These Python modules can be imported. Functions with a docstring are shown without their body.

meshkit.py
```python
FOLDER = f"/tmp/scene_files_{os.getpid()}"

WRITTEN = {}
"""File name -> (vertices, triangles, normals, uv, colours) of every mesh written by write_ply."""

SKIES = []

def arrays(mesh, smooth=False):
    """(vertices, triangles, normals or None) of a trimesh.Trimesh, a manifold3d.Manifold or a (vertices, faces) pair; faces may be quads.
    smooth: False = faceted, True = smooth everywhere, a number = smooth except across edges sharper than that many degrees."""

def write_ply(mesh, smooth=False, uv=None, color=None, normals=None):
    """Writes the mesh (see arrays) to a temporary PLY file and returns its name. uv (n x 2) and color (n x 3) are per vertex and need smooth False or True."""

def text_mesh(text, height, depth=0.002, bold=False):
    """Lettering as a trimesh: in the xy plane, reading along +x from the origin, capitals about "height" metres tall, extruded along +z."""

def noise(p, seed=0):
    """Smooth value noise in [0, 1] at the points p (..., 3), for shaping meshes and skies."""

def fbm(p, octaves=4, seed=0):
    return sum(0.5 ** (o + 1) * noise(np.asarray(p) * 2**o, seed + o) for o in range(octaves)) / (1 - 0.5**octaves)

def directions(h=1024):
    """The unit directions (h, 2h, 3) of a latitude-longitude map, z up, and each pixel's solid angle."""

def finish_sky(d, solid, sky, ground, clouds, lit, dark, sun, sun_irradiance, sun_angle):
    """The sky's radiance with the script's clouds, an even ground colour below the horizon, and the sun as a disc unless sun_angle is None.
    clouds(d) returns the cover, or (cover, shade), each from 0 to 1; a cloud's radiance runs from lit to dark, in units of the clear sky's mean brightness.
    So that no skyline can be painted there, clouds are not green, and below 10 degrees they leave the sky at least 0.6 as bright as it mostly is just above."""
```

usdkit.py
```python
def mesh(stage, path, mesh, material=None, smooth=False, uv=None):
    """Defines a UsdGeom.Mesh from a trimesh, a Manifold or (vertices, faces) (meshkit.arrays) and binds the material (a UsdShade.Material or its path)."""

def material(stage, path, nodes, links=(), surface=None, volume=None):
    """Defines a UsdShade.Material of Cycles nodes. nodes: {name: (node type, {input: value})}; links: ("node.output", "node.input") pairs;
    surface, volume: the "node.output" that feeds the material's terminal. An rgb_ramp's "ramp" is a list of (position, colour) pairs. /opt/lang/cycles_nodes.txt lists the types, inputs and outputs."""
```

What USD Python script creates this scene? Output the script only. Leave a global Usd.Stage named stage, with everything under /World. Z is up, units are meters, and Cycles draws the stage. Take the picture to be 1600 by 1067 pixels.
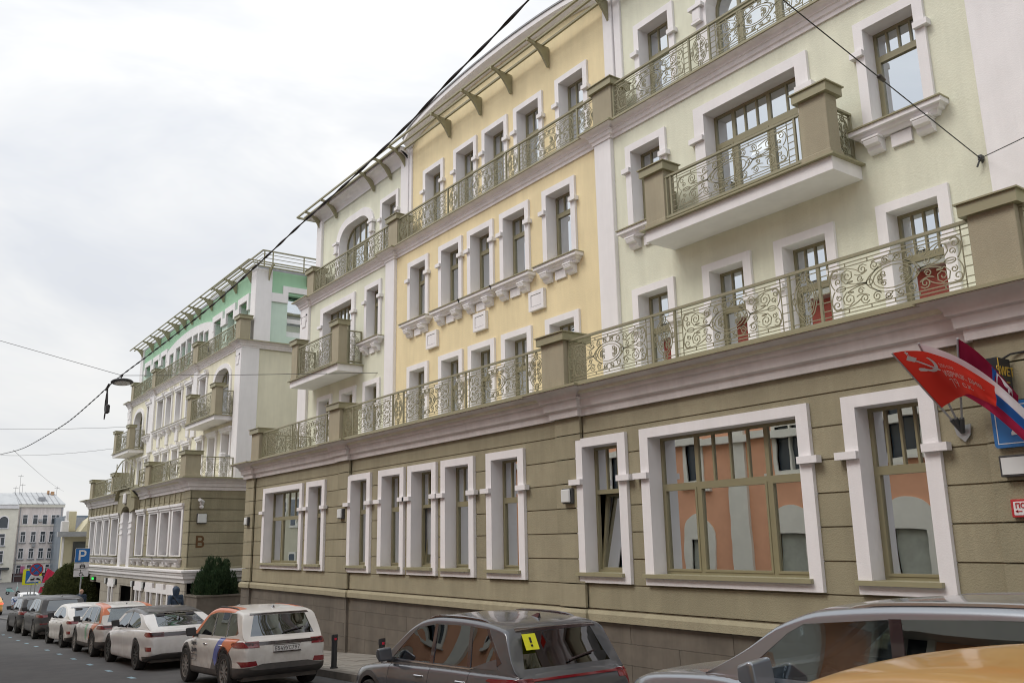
import math, random
import numpy as np, trimesh, manifold3d, usdkit, meshkit
from scipy.interpolate import PchipInterpolator
from shapely.geometry import Polygon, box as sbox, LineString, Point, MultiPolygon
from shapely.ops import unary_union
from shapely import affinity
from pxr import Usd, UsdGeom, UsdLux, UsdShade, Sdf, Gf

stage = Usd.Stage.CreateInMemory()
UsdGeom.SetStageUpAxis(stage, UsdGeom.Tokens.z)
UsdGeom.SetStageMetersPerUnit(stage, 1.0)
world = UsdGeom.Xform.Define(stage, '/World')
stage.SetDefaultPrim(world.GetPrim())
UsdGeom.Scope.Define(stage, '/World/Looks')

# ---------------------------------------------------------------- camera, sky, sun, exposure
EXPOSURE = 0.10
CAM_F, CAM_YAW, CAM_PITCH, CAM_ROLL, EYE = 1359.38, math.radians(54.0932), math.radians(12.8118), math.radians(-1.05345), 1.7
cam = UsdGeom.Camera.Define(stage, '/World/camera')
_f = np.array([-math.sin(CAM_YAW)*math.cos(CAM_PITCH), math.cos(CAM_YAW)*math.cos(CAM_PITCH), math.sin(CAM_PITCH)])
_r = np.array([math.cos(CAM_YAW), math.sin(CAM_YAW), 0.0]); _u = np.cross(_r, _f)
_r, _u = _r*math.cos(CAM_ROLL)+_u*math.sin(CAM_ROLL), -_r*math.sin(CAM_ROLL)+_u*math.cos(CAM_ROLL)
cam.AddTransformOp().Set(Gf.Matrix4d(*_r, 0, *_u, 0, *(-_f), 0, 0, 0, EYE, 1))
cam.CreateHorizontalApertureAttr(36.0); cam.CreateVerticalApertureAttr(36.0*682/1024)
cam.CreateFocalLengthAttr(36.0*CAM_F/1600); cam.CreateClippingRangeAttr(Gf.Vec2f(0.05, 3000))
cam.CreateExposureAttr(EXPOSURE)

SUN = np.array([-0.15, -0.62, 0.77]); SUN /= np.linalg.norm(SUN)
SKY_STRENGTH = 0.104
sky_mat = usdkit.material(stage, '/World/Looks/sky_look', {
    'sky': ('sky_texture', {'sky_type': 'single_scattering', 'sun_disc': False, 'sun_elevation': float(math.asin(SUN[2])), 'sun_rotation': float(math.atan2(SUN[0], SUN[1])), 'air_density': 1.0, 'aerosol_density': 1.0}),
    'tc': ('texture_coordinate', {}),
    'map': ('mapping', {'scale': (1.0, 1.0, 2.6), 'location': (0.35, 0.2, 0.0)}),
    'n1': ('noise_texture', {'scale': 2.6, 'detail': 6.0, 'roughness': 0.55, 'distortion': 0.5}),
    'ramp': ('rgb_ramp', {'ramp': [(0.0, (7.0, 7.25, 7.8)), (0.36, (7.7, 7.95, 8.4)), (0.47, (8.5, 8.65, 8.85)), (0.56, (9.3, 9.35, 9.35)), (0.68, (10.0, 9.9, 9.7)), (1.0, (10.3, 10.15, 9.9))]}),
    'sep': ('separate_xyz', {}),
    'elev': ('map_range', {'from_min': 0.0, 'from_max': 0.5, 'to_min': 0.78, 'to_max': 1.04, 'clamp': True}),
    'mul': ('mix_color', {'blend_type': 'multiply', 'fac': 1.0, 'use_clamp': False}),
    'mix': ('mix_color', {'blend_type': 'mix', 'fac': 0.96, 'use_clamp': False}),
    'bg': ('background_shader', {'strength': SKY_STRENGTH})},
    [('tc.generated', 'map.vector'), ('map.vector', 'n1.vector'), ('n1.fac', 'ramp.fac'), ('tc.generated', 'sep.vector'), ('sep.z', 'elev.value'),
     ('ramp.color', 'mul.a'), ('elev.result', 'mul.b'), ('sky.color', 'mix.a'), ('mul.result', 'mix.b'), ('mix.result', 'bg.color')], surface='bg.background')
sky = UsdLux.DomeLight.Define(stage, '/World/sky')
UsdShade.MaterialBindingAPI.Apply(sky.GetPrim()).Bind(sky_mat)
sky.GetPrim().SetCustomDataByKey('kind', 'structure')
sky.GetPrim().SetCustomDataByKey('label', 'pale overcast sky with soft bright and bluish grey clouds')
sun = UsdLux.DistantLight.Define(stage, '/World/sun')
sun.CreateIntensityAttr(0.4); sun.CreateAngleAttr(25.0); sun.CreateColorAttr(Gf.Vec3f(1.0, 0.95, 0.88)); sun.CreateNormalizeAttr(True)
_z = SUN; _x = np.cross([0, 0, 1.0], _z); _x /= np.linalg.norm(_x); _y = np.cross(_z, _x)
sun.AddTransformOp().Set(Gf.Matrix4d(*_x, 0, *_y, 0, *_z, 0, 0, 0, 0, 1))

# ---------------------------------------------------------------- helpers
rng = random.Random(7); nrng = np.random.default_rng(7)
_names, _loc = {}, {}
def free(parent, name):
    k = (parent, name); n = _names.get(k, 0); _names[k] = n+1
    return f'{parent}/{name}' if n == 0 else f'{parent}/{name}_{n:03d}'
def tag(path, label=None, cat=None, group=None, kind=None):
    p = stage.GetPrimAtPath(path)
    for k, v in (('label', label), ('category', cat), ('group', group), ('kind', kind)):
        if v: p.SetCustomDataByKey(k, v)
    return path
def thing(name, label, cat, loc=(0, 0, 0), rz=0.0, group=None, kind=None, ry=0.0):
    path = free('/World', name); x = UsdGeom.Xform.Define(stage, path)
    x.AddTranslateOp().Set(Gf.Vec3d(*map(float, loc)))
    if rz: x.AddRotateZOp().Set(float(rz))
    if ry: x.AddRotateYOp().Set(float(ry))
    _loc[path] = np.array(loc, float)
    return tag(path, label, cat, group, kind)
def group_part(parent, name, label=None):
    path = free(parent, name); UsdGeom.Xform.Define(stage, path)
    if label: tag(path, label)
    return path
def _root(path): return '/'.join(path.split('/')[:3])
def part(parent, name, m, material, smooth=False, label=None, kind=None, local=False):
    path = free(parent, name)
    v, f, n = meshkit.arrays(m, False)
    if not local and parent != '/World':
        v = v - _loc.get(_root(parent), 0)
    usdkit.mesh(stage, path, trimesh.Trimesh(v, f, process=False), material, smooth=smooth)
    if label or kind: tag(path, label, None, None, kind)
    return path
def single(name, m, material, label, cat=None, group=None, kind=None, smooth=False):
    path = free('/World', name); usdkit.mesh(stage, path, m, material, smooth=smooth)
    return tag(path, label, cat, group, kind)
def cat(*ms):
    ms = [m for m in (ms[0] if len(ms) == 1 and isinstance(ms[0], list) else ms) if m is not None]
    vs, fs, o = [], [], 0
    for m in ms:
        v, f, _ = meshkit.arrays(m, False); vs.append(v); fs.append(f+o); o += len(v)
    return trimesh.Trimesh(np.vstack(vs), np.vstack(fs), process=False)
_BF = np.array([[0, 2, 1], [0, 3, 2], [4, 5, 6], [4, 6, 7], [0, 1, 5], [0, 5, 4], [1, 2, 6], [1, 6, 5], [2, 3, 7], [2, 7, 6], [3, 0, 4], [3, 4, 7]])
def bx(x0, x1, y0, y1, z0, z1):
    v = np.array([[x0, y0, z0], [x1, y0, z0], [x1, y1, z0], [x0, y1, z0], [x0, y0, z1], [x1, y0, z1], [x1, y1, z1], [x0, y1, z1]], float)
    return trimesh.Trimesh(v, _BF, process=False)
def cbx(x0, x1, y0, y1, z0, z1, c=0.01):
    """Box with chamfered edges."""
    pts = []
    for sx in (0, 1):
        for sy in (0, 1):
            for sz in (0, 1):
                p = [(x0, x1)[sx], (y0, y1)[sy], (z0, z1)[sz]]; d = [(1, -1)[sx]*c, (1, -1)[sy]*c, (1, -1)[sz]*c]
                for k in range(3):
                    q = list(p)
                    for a in range(3):
                        if a != k: q[a] += d[a]
                    pts.append(q)
    return manifold3d.Manifold.hull_points(np.array(pts))
def polys(g):
    if g.is_empty: return []
    return [p for p in (g.geoms if hasattr(g, 'geoms') else [g]) if isinstance(p, Polygon) and p.area > 1e-6]
def ext_y(g, y0, y1):
    """A polygon in (x, z) extruded from y0 to y1."""
    out = []
    for p in polys(g):
        m = trimesh.creation.extrude_polygon(p, y1-y0, engine='earcut'); v = m.vertices
        out.append(trimesh.Trimesh(np.stack([v[:, 0], y1-v[:, 2], v[:, 1]], 1), m.faces, process=False))
    return cat(out)
def ext_x(g, x0, x1):
    """A polygon in (y, z) extruded from x0 to x1."""
    out = []
    for p in polys(g):
        m = trimesh.creation.extrude_polygon(p, x1-x0, engine='earcut'); v = m.vertices
        out.append(trimesh.Trimesh(np.stack([x0+v[:, 2], v[:, 0], v[:, 1]], 1), m.faces, process=False))
    return cat(out)
def ext_z(g, z0, z1):
    out = []
    for p in polys(g):
        m = trimesh.creation.extrude_polygon(p, z1-z0, engine='earcut'); m.apply_translation([0, 0, z0]); out.append(m)
    return cat(out)
def flat_y(g, y, tilt=0.0):
    """A polygon in (x, z) as one thin sheet at y, facing -y."""
    vs, fs, o = [], [], 0
    a, b = rng.uniform(-tilt, tilt), rng.uniform(-tilt, tilt)
    for p in polys(g):
        v, f = trimesh.creation.triangulate_polygon(p, engine='earcut'); v = np.asarray(v); f = np.asarray(f)
        t = v[f]; s = (t[:, 1, 0]-t[:, 0, 0])*(t[:, 2, 1]-t[:, 0, 1])-(t[:, 1, 1]-t[:, 0, 1])*(t[:, 2, 0]-t[:, 0, 0])
        f = np.where((s < 0)[:, None], f[:, ::-1], f); c = v.mean(0)
        vs.append(np.stack([v[:, 0], y+a*(v[:, 0]-c[0])+b*(v[:, 1]-c[1]), v[:, 1]], 1)); fs.append(f+o); o += len(v)
    return trimesh.Trimesh(np.vstack(vs), np.vstack(fs), process=False)
def tube(pts, r, n=6, closed=False):
    pts = np.asarray(pts, float); t = np.gradient(pts, axis=0)
    if closed: t = np.roll(pts, -1, 0)-np.roll(pts, 1, 0)
    t /= np.linalg.norm(t, axis=1, keepdims=True)+1e-12
    ref = np.array([0, 0, 1.0]) if abs(t[:, 2]).mean() < 0.8 else np.array([1.0, 0, 0])
    a = np.cross(t, ref); a /= np.linalg.norm(a, axis=1, keepdims=True)+1e-12; b = np.cross(t, a)
    r = np.broadcast_to(r, len(pts)); th = (np.arange(n)+0.5)/n*2*np.pi
    v = pts[:, None]+r[:, None, None]*(np.cos(th)[None, :, None]*a[:, None]+np.sin(th)[None, :, None]*b[:, None])
    m, f = len(pts), []
    i, j = np.meshgrid(np.arange(m if closed else m-1), np.arange(n), indexing='ij'); i, j = i.ravel(), j.ravel()
    p, q, s, u = i*n+j, i*n+(j+1) % n, ((i+1) % m)*n+(j+1) % n, ((i+1) % m)*n+j
    f = np.vstack([np.stack([p, s, q], 1), np.stack([p, u, s], 1)])
    v = v.reshape(-1, 3)
    if not closed:
        v = np.vstack([v, pts[:1], pts[-1:]]); k = np.arange(n); e = (m-1)*n
        f = np.vstack([f, np.stack([np.full(n, m*n), k, (k+1) % n], 1), np.stack([np.full(n, m*n+1), e+(k+1) % n, e+k], 1)])
    return trimesh.Trimesh(v, f, process=False)
def sweep(path, prof, closed=False):
    """Moulding: profile points (outward offset, z) carried along a plan path (x, y) with mitred corners; outward = right of the path."""
    P = np.asarray(path, float); n = len(P); d = np.diff(P, axis=0); d /= np.linalg.norm(d, axis=1, keepdims=True)
    nr = np.stack([d[:, 1], -d[:, 0]], 1); M = np.zeros_like(P)
    for i in range(n):
        a = nr[max(i-1, 0)]; b = nr[min(i, n-2)]; s = a+b; M[i] = s/max(1e-9, np.dot(s, s))*2
    prof = list(prof)
    v = np.array([[P[i, 0]+M[i, 0]*o, P[i, 1]+M[i, 1]*o, z] for i in range(n) for o, z in prof]); k = len(prof); f = []
    for i in range(n-1):
        for j in range(k):
            a, b, c, e = i*k+j, i*k+(j+1) % k, (i+1)*k+(j+1) % k, (i+1)*k+j
            f += [[a, b, c], [a, c, e]]
    for i in (0, n-1):
        for j in range(1, k-1):
            f.append([i*k, i*k+j+1, i*k+j] if i == 0 else [i*k, i*k+j, i*k+j+1])
    return trimesh.Trimesh(v, np.array(f), process=False)
def text_y(s, h, x, y, z, bold=True, depth=0.006, center=True):
    """Lettering on a surface that faces -y."""
    m = meshkit.text_mesh(s, h, depth, bold); v = m.vertices
    cx = (v[:, 0].min()+v[:, 0].max())/2 if center else v[:, 0].min()
    return trimesh.Trimesh(np.stack([x+v[:, 0]-cx, y-v[:, 2], z+v[:, 1]], 1), m.faces, process=False)
def text_x(s, h, x, y, z, bold=True, depth=0.006):
    """Lettering on a surface that faces +x (reading along +y)."""
    m = meshkit.text_mesh(s, h, depth, bold); v = m.vertices; cx = (v[:, 0].min()+v[:, 0].max())/2
    return trimesh.Trimesh(np.stack([x+v[:, 2], y+v[:, 0]-cx, z+v[:, 1]], 1), m.faces, process=False)
def lathe(prof, n=24):
    """(r, z) profile turned round the z axis; closed to the axis where r = 0."""
    return trimesh.creation.revolve(np.asarray(prof, float), sections=n)

# ---------------------------------------------------------------- materials
def look(name, color, rough=0.6, var=0.0, vscale=3.0, bump=0.0, bscale=60.0, metallic=0.0, spec=0.5, coat=0.0, color2=None, stain=0.0, obj=False, bdist=0.01):
    nodes = {'p': ('principled_bsdf', {'base_color': color, 'roughness': rough, 'metallic': metallic, 'specular_ior_level': spec, 'coat_weight': coat})}
    links = []
    src = 'tc.object' if obj else 'g.position'
    nodes['tc' if obj else 'g'] = ('texture_coordinate', {}) if obj else ('geometry', {})
    if var or color2:
        c2 = color2 or tuple(min(1, c*(1+var)) for c in color); c1 = tuple(c*(1-var) for c in color) if not color2 else color
        nodes['n'] = ('noise_texture', {'scale': vscale, 'detail': 6.0, 'roughness': 0.65})
        nodes['r'] = ('rgb_ramp', {'ramp': [(0.30, c1), (0.70, c2)]})
        links += [(src, 'n.vector'), ('n.fac', 'r.fac')]; last = 'r.color'
        if stain:
            nodes['mp'] = ('mapping', {'scale': (2.2, 2.2, 0.28)})
            nodes['n2'] = ('noise_texture', {'scale': 1.0, 'detail': 5.0, 'roughness': 0.7})
            nodes['r2'] = ('rgb_ramp', {'ramp': [(0.42, (1-stain,)*3), (0.60, (1.0, 1.0, 1.0))]})
            nodes['mx'] = ('mix_color', {'blend_type': 'multiply', 'fac': 1.0})
            links += [(src, 'mp.vector'), ('mp.vector', 'n2.vector'), ('n2.fac', 'r2.fac'), (last, 'mx.a'), ('r2.color', 'mx.b')]; last = 'mx.result'
        links.append((last, 'p.base_color'))
    if bump:
        nodes['bn'] = ('noise_texture', {'scale': bscale, 'detail': 3.0, 'roughness': 0.6})
        nodes['b'] = ('bump', {'strength': bump, 'distance': bdist})
        links += [(src, 'bn.vector'), ('bn.fac', 'b.height'), ('b.normal', 'p.normal')]
    return usdkit.material(stage, f'/World/Looks/{name}', nodes, links, surface='p.BSDF')
def glass_look(name, tint, refl, ior=1.7, rough=0.0, through=(0.75, 0.8, 0.8), warp=0.0):
    return usdkit.material(stage, f'/World/Looks/{name}', {
        'fr': ('fresnel', {'IOR': ior}), 'mr': ('map_range', {'from_min': 0.0, 'from_max': 1.0, 'to_min': refl, 'to_max': 1.0, 'clamp': True}),
        'g': ('glossy_bsdf', {'color': tint, 'roughness': rough}), 't': ('transparent_bsdf', {'color': through}), 'm': ('mix_closure', {}), 'gp': ('geometry', {}), 'wn': ('noise_texture', {'scale': 1.3, 'detail': 1.5}), 'wb': ('bump', {'strength': 1.0 if warp else 0.0, 'distance': max(warp, 1e-5)})},
        [('fr.fac', 'mr.value'), ('mr.result', 'm.fac'), ('t.BSDF', 'm.closure1'), ('g.BSDF', 'm.closure2'), ('gp.position', 'wn.vector'), ('wn.fac', 'wb.height')]+([('wb.normal', 'g.normal')] if warp else []), surface='m.closure')
def emit_look(name, color, s):
    return usdkit.material(stage, f'/World/Looks/{name}', {'e': ('emission', {'color': color, 'strength': s})}, surface='e.emission')
def leaf_look(name, a, b):
    return usdkit.material(stage, f'/World/Looks/{name}', {
        'g': ('geometry', {}), 'n': ('noise_texture', {'scale': 5.0, 'detail': 4.0}), 'r': ('rgb_ramp', {'ramp': [(0.32, a), (0.68, b)]}),
        'd': ('principled_bsdf', {'roughness': 0.55, 'specular_ior_level': 0.3}), 't': ('translucent_bsdf', {}), 'm': ('mix_closure', {'fac': 0.2})},
        [('g.position', 'n.vector'), ('n.fac', 'r.fac'), ('r.color', 'd.base_color'), ('r.color', 't.color'), ('d.BSDF', 'm.closure1'), ('t.BSDF', 'm.closure2')], surface='m.closure')

M = {}
M['yellow'] = look('yellow_stucco', (0.76, 0.65, 0.41), 0.9, 0.05, 0.9, 0.6, 34, stain=0.07)
M['pale'] = look('pale_stucco', (0.69, 0.70, 0.575), 0.9, 0.05, 0.9, 0.6, 34, stain=0.07)
M['white'] = look('white_trim', (0.775, 0.76, 0.775), 0.85, 0.03, 2.0, 0.3, 45, stain=0.05)
M['cornice'] = look('cornice_plaster', (0.70, 0.665, 0.655), 0.85, 0.05, 1.6, 0.25, 40, stain=0.10)
M['cornice2'] = look('upper_cornice_plaster', (0.80, 0.76, 0.765), 0.85, 0.05, 1.6, 0.25, 40, stain=0.08)
M['brown'] = look('brown_stucco', (0.302, 0.274, 0.186), 0.92, 0.08, 1.2, 0.8, 55, stain=0.11)
M['brown2'] = look('brown_stucco_light', (0.332, 0.300, 0.206), 0.92, 0.08, 2.1, 0.8, 55, stain=0.11)
M['olive'] = look('olive_metal', (0.285, 0.265, 0.165), 0.45, 0.05, 3.0)
M['rail'] = look('railing_paint', (0.265, 0.25, 0.165), 0.5, 0.06, 6.0)
M['pier'] = look('pier_stucco', (0.36, 0.322, 0.232), 0.9, 0.06, 2.0, 0.6, 60, stain=0.10)
M['frame'] = look('window_frame_paint', (0.24, 0.22, 0.135), 0.4, 0.04, 4.0)
M['granite'] = look('granite_plinth', (0.115, 0.10, 0.082), 0.6, 0.0, 1.6, 0.1, 80, color2=(0.18, 0.157, 0.128), stain=0.18)
M['granite2'] = look('granite_plinth_dark', (0.105, 0.092, 0.075), 0.6, 0.0, 1.4, 0.1, 80, color2=(0.165, 0.144, 0.117), stain=0.18)
M['joint'] = look('joint_shadow_mortar', (0.22, 0.19, 0.13), 0.95)
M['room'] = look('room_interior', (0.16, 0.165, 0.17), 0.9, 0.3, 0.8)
M['blind'] = look('window_blind', (0.30, 0.315, 0.33), 0.9, 0.15, 2.0)
M['curtain'] = look('pale_curtain', (0.55, 0.55, 0.53), 0.9, 0.1, 4.0)
M['glass'] = glass_look('window_glass', (0.90, 0.945, 0.98), 0.74, 1.5, warp=0.0013)
M['flash'] = look('grey_flashing', (0.30, 0.31, 0.33), 0.45, 0.1, 3.0)
M['asphalt'] = look('asphalt', (0.085, 0.085, 0.088), 0.85, 0.0, 0.55, 0.5, 120, color2=(0.118, 0.117, 0.118), stain=0.12)
M['paving'] = look('paving_stone', (0.20, 0.185, 0.165), 0.7, 0.0, 1.3, 0.25, 70, color2=(0.29, 0.27, 0.24))
M['kerb'] = look('kerb_granite', (0.155, 0.14, 0.125), 0.75, 0.2, 5.0, 0.3, 80)
M['road_paint'] = look('blue_road_paint', (0.28, 0.42, 0.50), 0.8, 0.25, 9.0)
M['road_white'] = look('white_road_paint', (0.5, 0.5, 0.5), 0.8, 0.2, 9.0)
M['black'] = look('black_plastic', (0.02, 0.02, 0.022), 0.5)
M['dark'] = look('dark_metal', (0.05, 0.052, 0.055), 0.45)
M['grey'] = look('grey_metal', (0.32, 0.33, 0.34), 0.4, 0.05, 5.0)
M['steel'] = look('steel_tube', (0.55, 0.56, 0.57), 0.25, metallic=0.8)
M['lampglass'] = look('lamp_diffuser', (0.62, 0.64, 0.64), 0.4)
M['signwhite'] = look('sign_white', (0.66, 0.65, 0.66), 0.5, 0.05, 6.0)
M['signblue'] = look('sign_blue', (0.01, 0.13, 0.40), 0.45)
M['signred'] = look('sign_red', (0.42, 0.025, 0.03), 0.5)
M['signblack'] = look('sign_black', (0.012, 0.012, 0.014), 0.5)
M['signyellow'] = look('sign_yellow', (0.70, 0.70, 0.02), 0.5)

# ---------------------------------------------------------------- ground
ZX = [-700, -205, -130, -90, -60, -48, -41, -32, -24, -18, -10, -4, 0, 12, 40]
ZZ = [-5.2, -4.75, -4.3, -3.7, -2.62, -2.1, -1.9, -1.6, -1.34, -1.06, -0.80, -0.56, -0.36, 0.2, 1.2]
_zs = PchipInterpolator(ZX, ZZ)
def zs(x): return float(_zs(np.clip(x, -700, 40)))
def strip(xs, ys, dz):
    X, Y = np.meshgrid(xs, ys, indexing='ij'); Z = _zs(np.clip(X, -700, 40))+dz
    v = np.stack([X, Y, Z], -1).reshape(-1, 3); n, m = X.shape; i, j = np.meshgrid(np.arange(n-1), np.arange(m-1), indexing='ij'); i, j = i.ravel(), j.ravel()
    a, b, c, d = i*m+j, (i+1)*m+j, (i+1)*m+j+1, i*m+j+1
    return trimesh.Trimesh(v, np.vstack([np.stack([a, b, c], 1), np.stack([a, c, d], 1)]), process=False)
XS = np.concatenate([np.arange(-700, -100, 25.0), np.arange(-100, 41, 1.0), [120, 400]])
single('street', strip(XS, np.array([-400, -60, -1.5, 2, 5, 8.12, 30, 80, 400.0]), 0.0), M['asphalt'], 'grey asphalt street sloping gently down to the left', kind='structure')
KY = 8.15
pave = single('pavement', cat(strip(np.arange(-62, -25.99, 1.0), np.array([KY+0.2, 14.0, 40]), 0.14), strip(np.arange(-26, -12.99, 1.0), np.array([KY+0.2, 10.8]), 0.10),
    strip(np.arange(-13, 10.01, 1.0), np.array([KY+0.2, 10.8]), 0.14)), M['paving'], 'stone paved pavement between the parked cars and the buildings', kind='structure')
for i in range(26):
    for j in range(4):
        xa, ya = -26+i*0.5+0.006, KY+0.206+j*0.56; k = rng.uniform(-0.004, 0.004)
        v = bx(xa, xa+0.488, ya, ya+0.548, 0, 1); v.vertices[:, 2] = [zs(x)+(0.14+k if z > 0.5 else 0.06) for x, z in zip(v.vertices[:, 0], v.vertices[:, 2])]
        part(pave, 'paving_slab', v, M['paving'])
kb = single('kerb', strip(np.arange(-110, 10.1, 1.0), np.array([KY+0.01, KY+0.19]), 0.10), M['kerb'], 'grey granite kerb along the parked cars', kind='structure')
for i in range(62):
    xa = -60+i*1.0
    v = bx(xa+0.005, xa+0.995, KY, KY+0.2, 0, 1); v.vertices[:, 2] = [zs(x)+(0.145 if z > 0.5 else -0.1) for x, z in zip(v.vertices[:, 0], v.vertices[:, 2])]
    part(kb, 'kerb_stone', v, M['kerb'])
for i in range(13):
    xa = -47+i*2.4
    single('road_marking', strip(np.array([xa, xa+0.5]), np.array([5.25, 5.37]), 0.004), M['road_paint'], 'faded blue dash of the parking bay line on the asphalt', 'road marking', 'blue parking bay dashes', kind='structure')
for xa, ya in ((-50.5, 5.0), (-56, 4.9)):
    single('road_marking', strip(np.array([xa, xa+1.0]), np.array([ya, ya+0.12]), 0.004), M['road_white'], 'worn white dash on the asphalt beyond the parked cars', 'road marking', 'worn white dashes', kind='structure')

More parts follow.
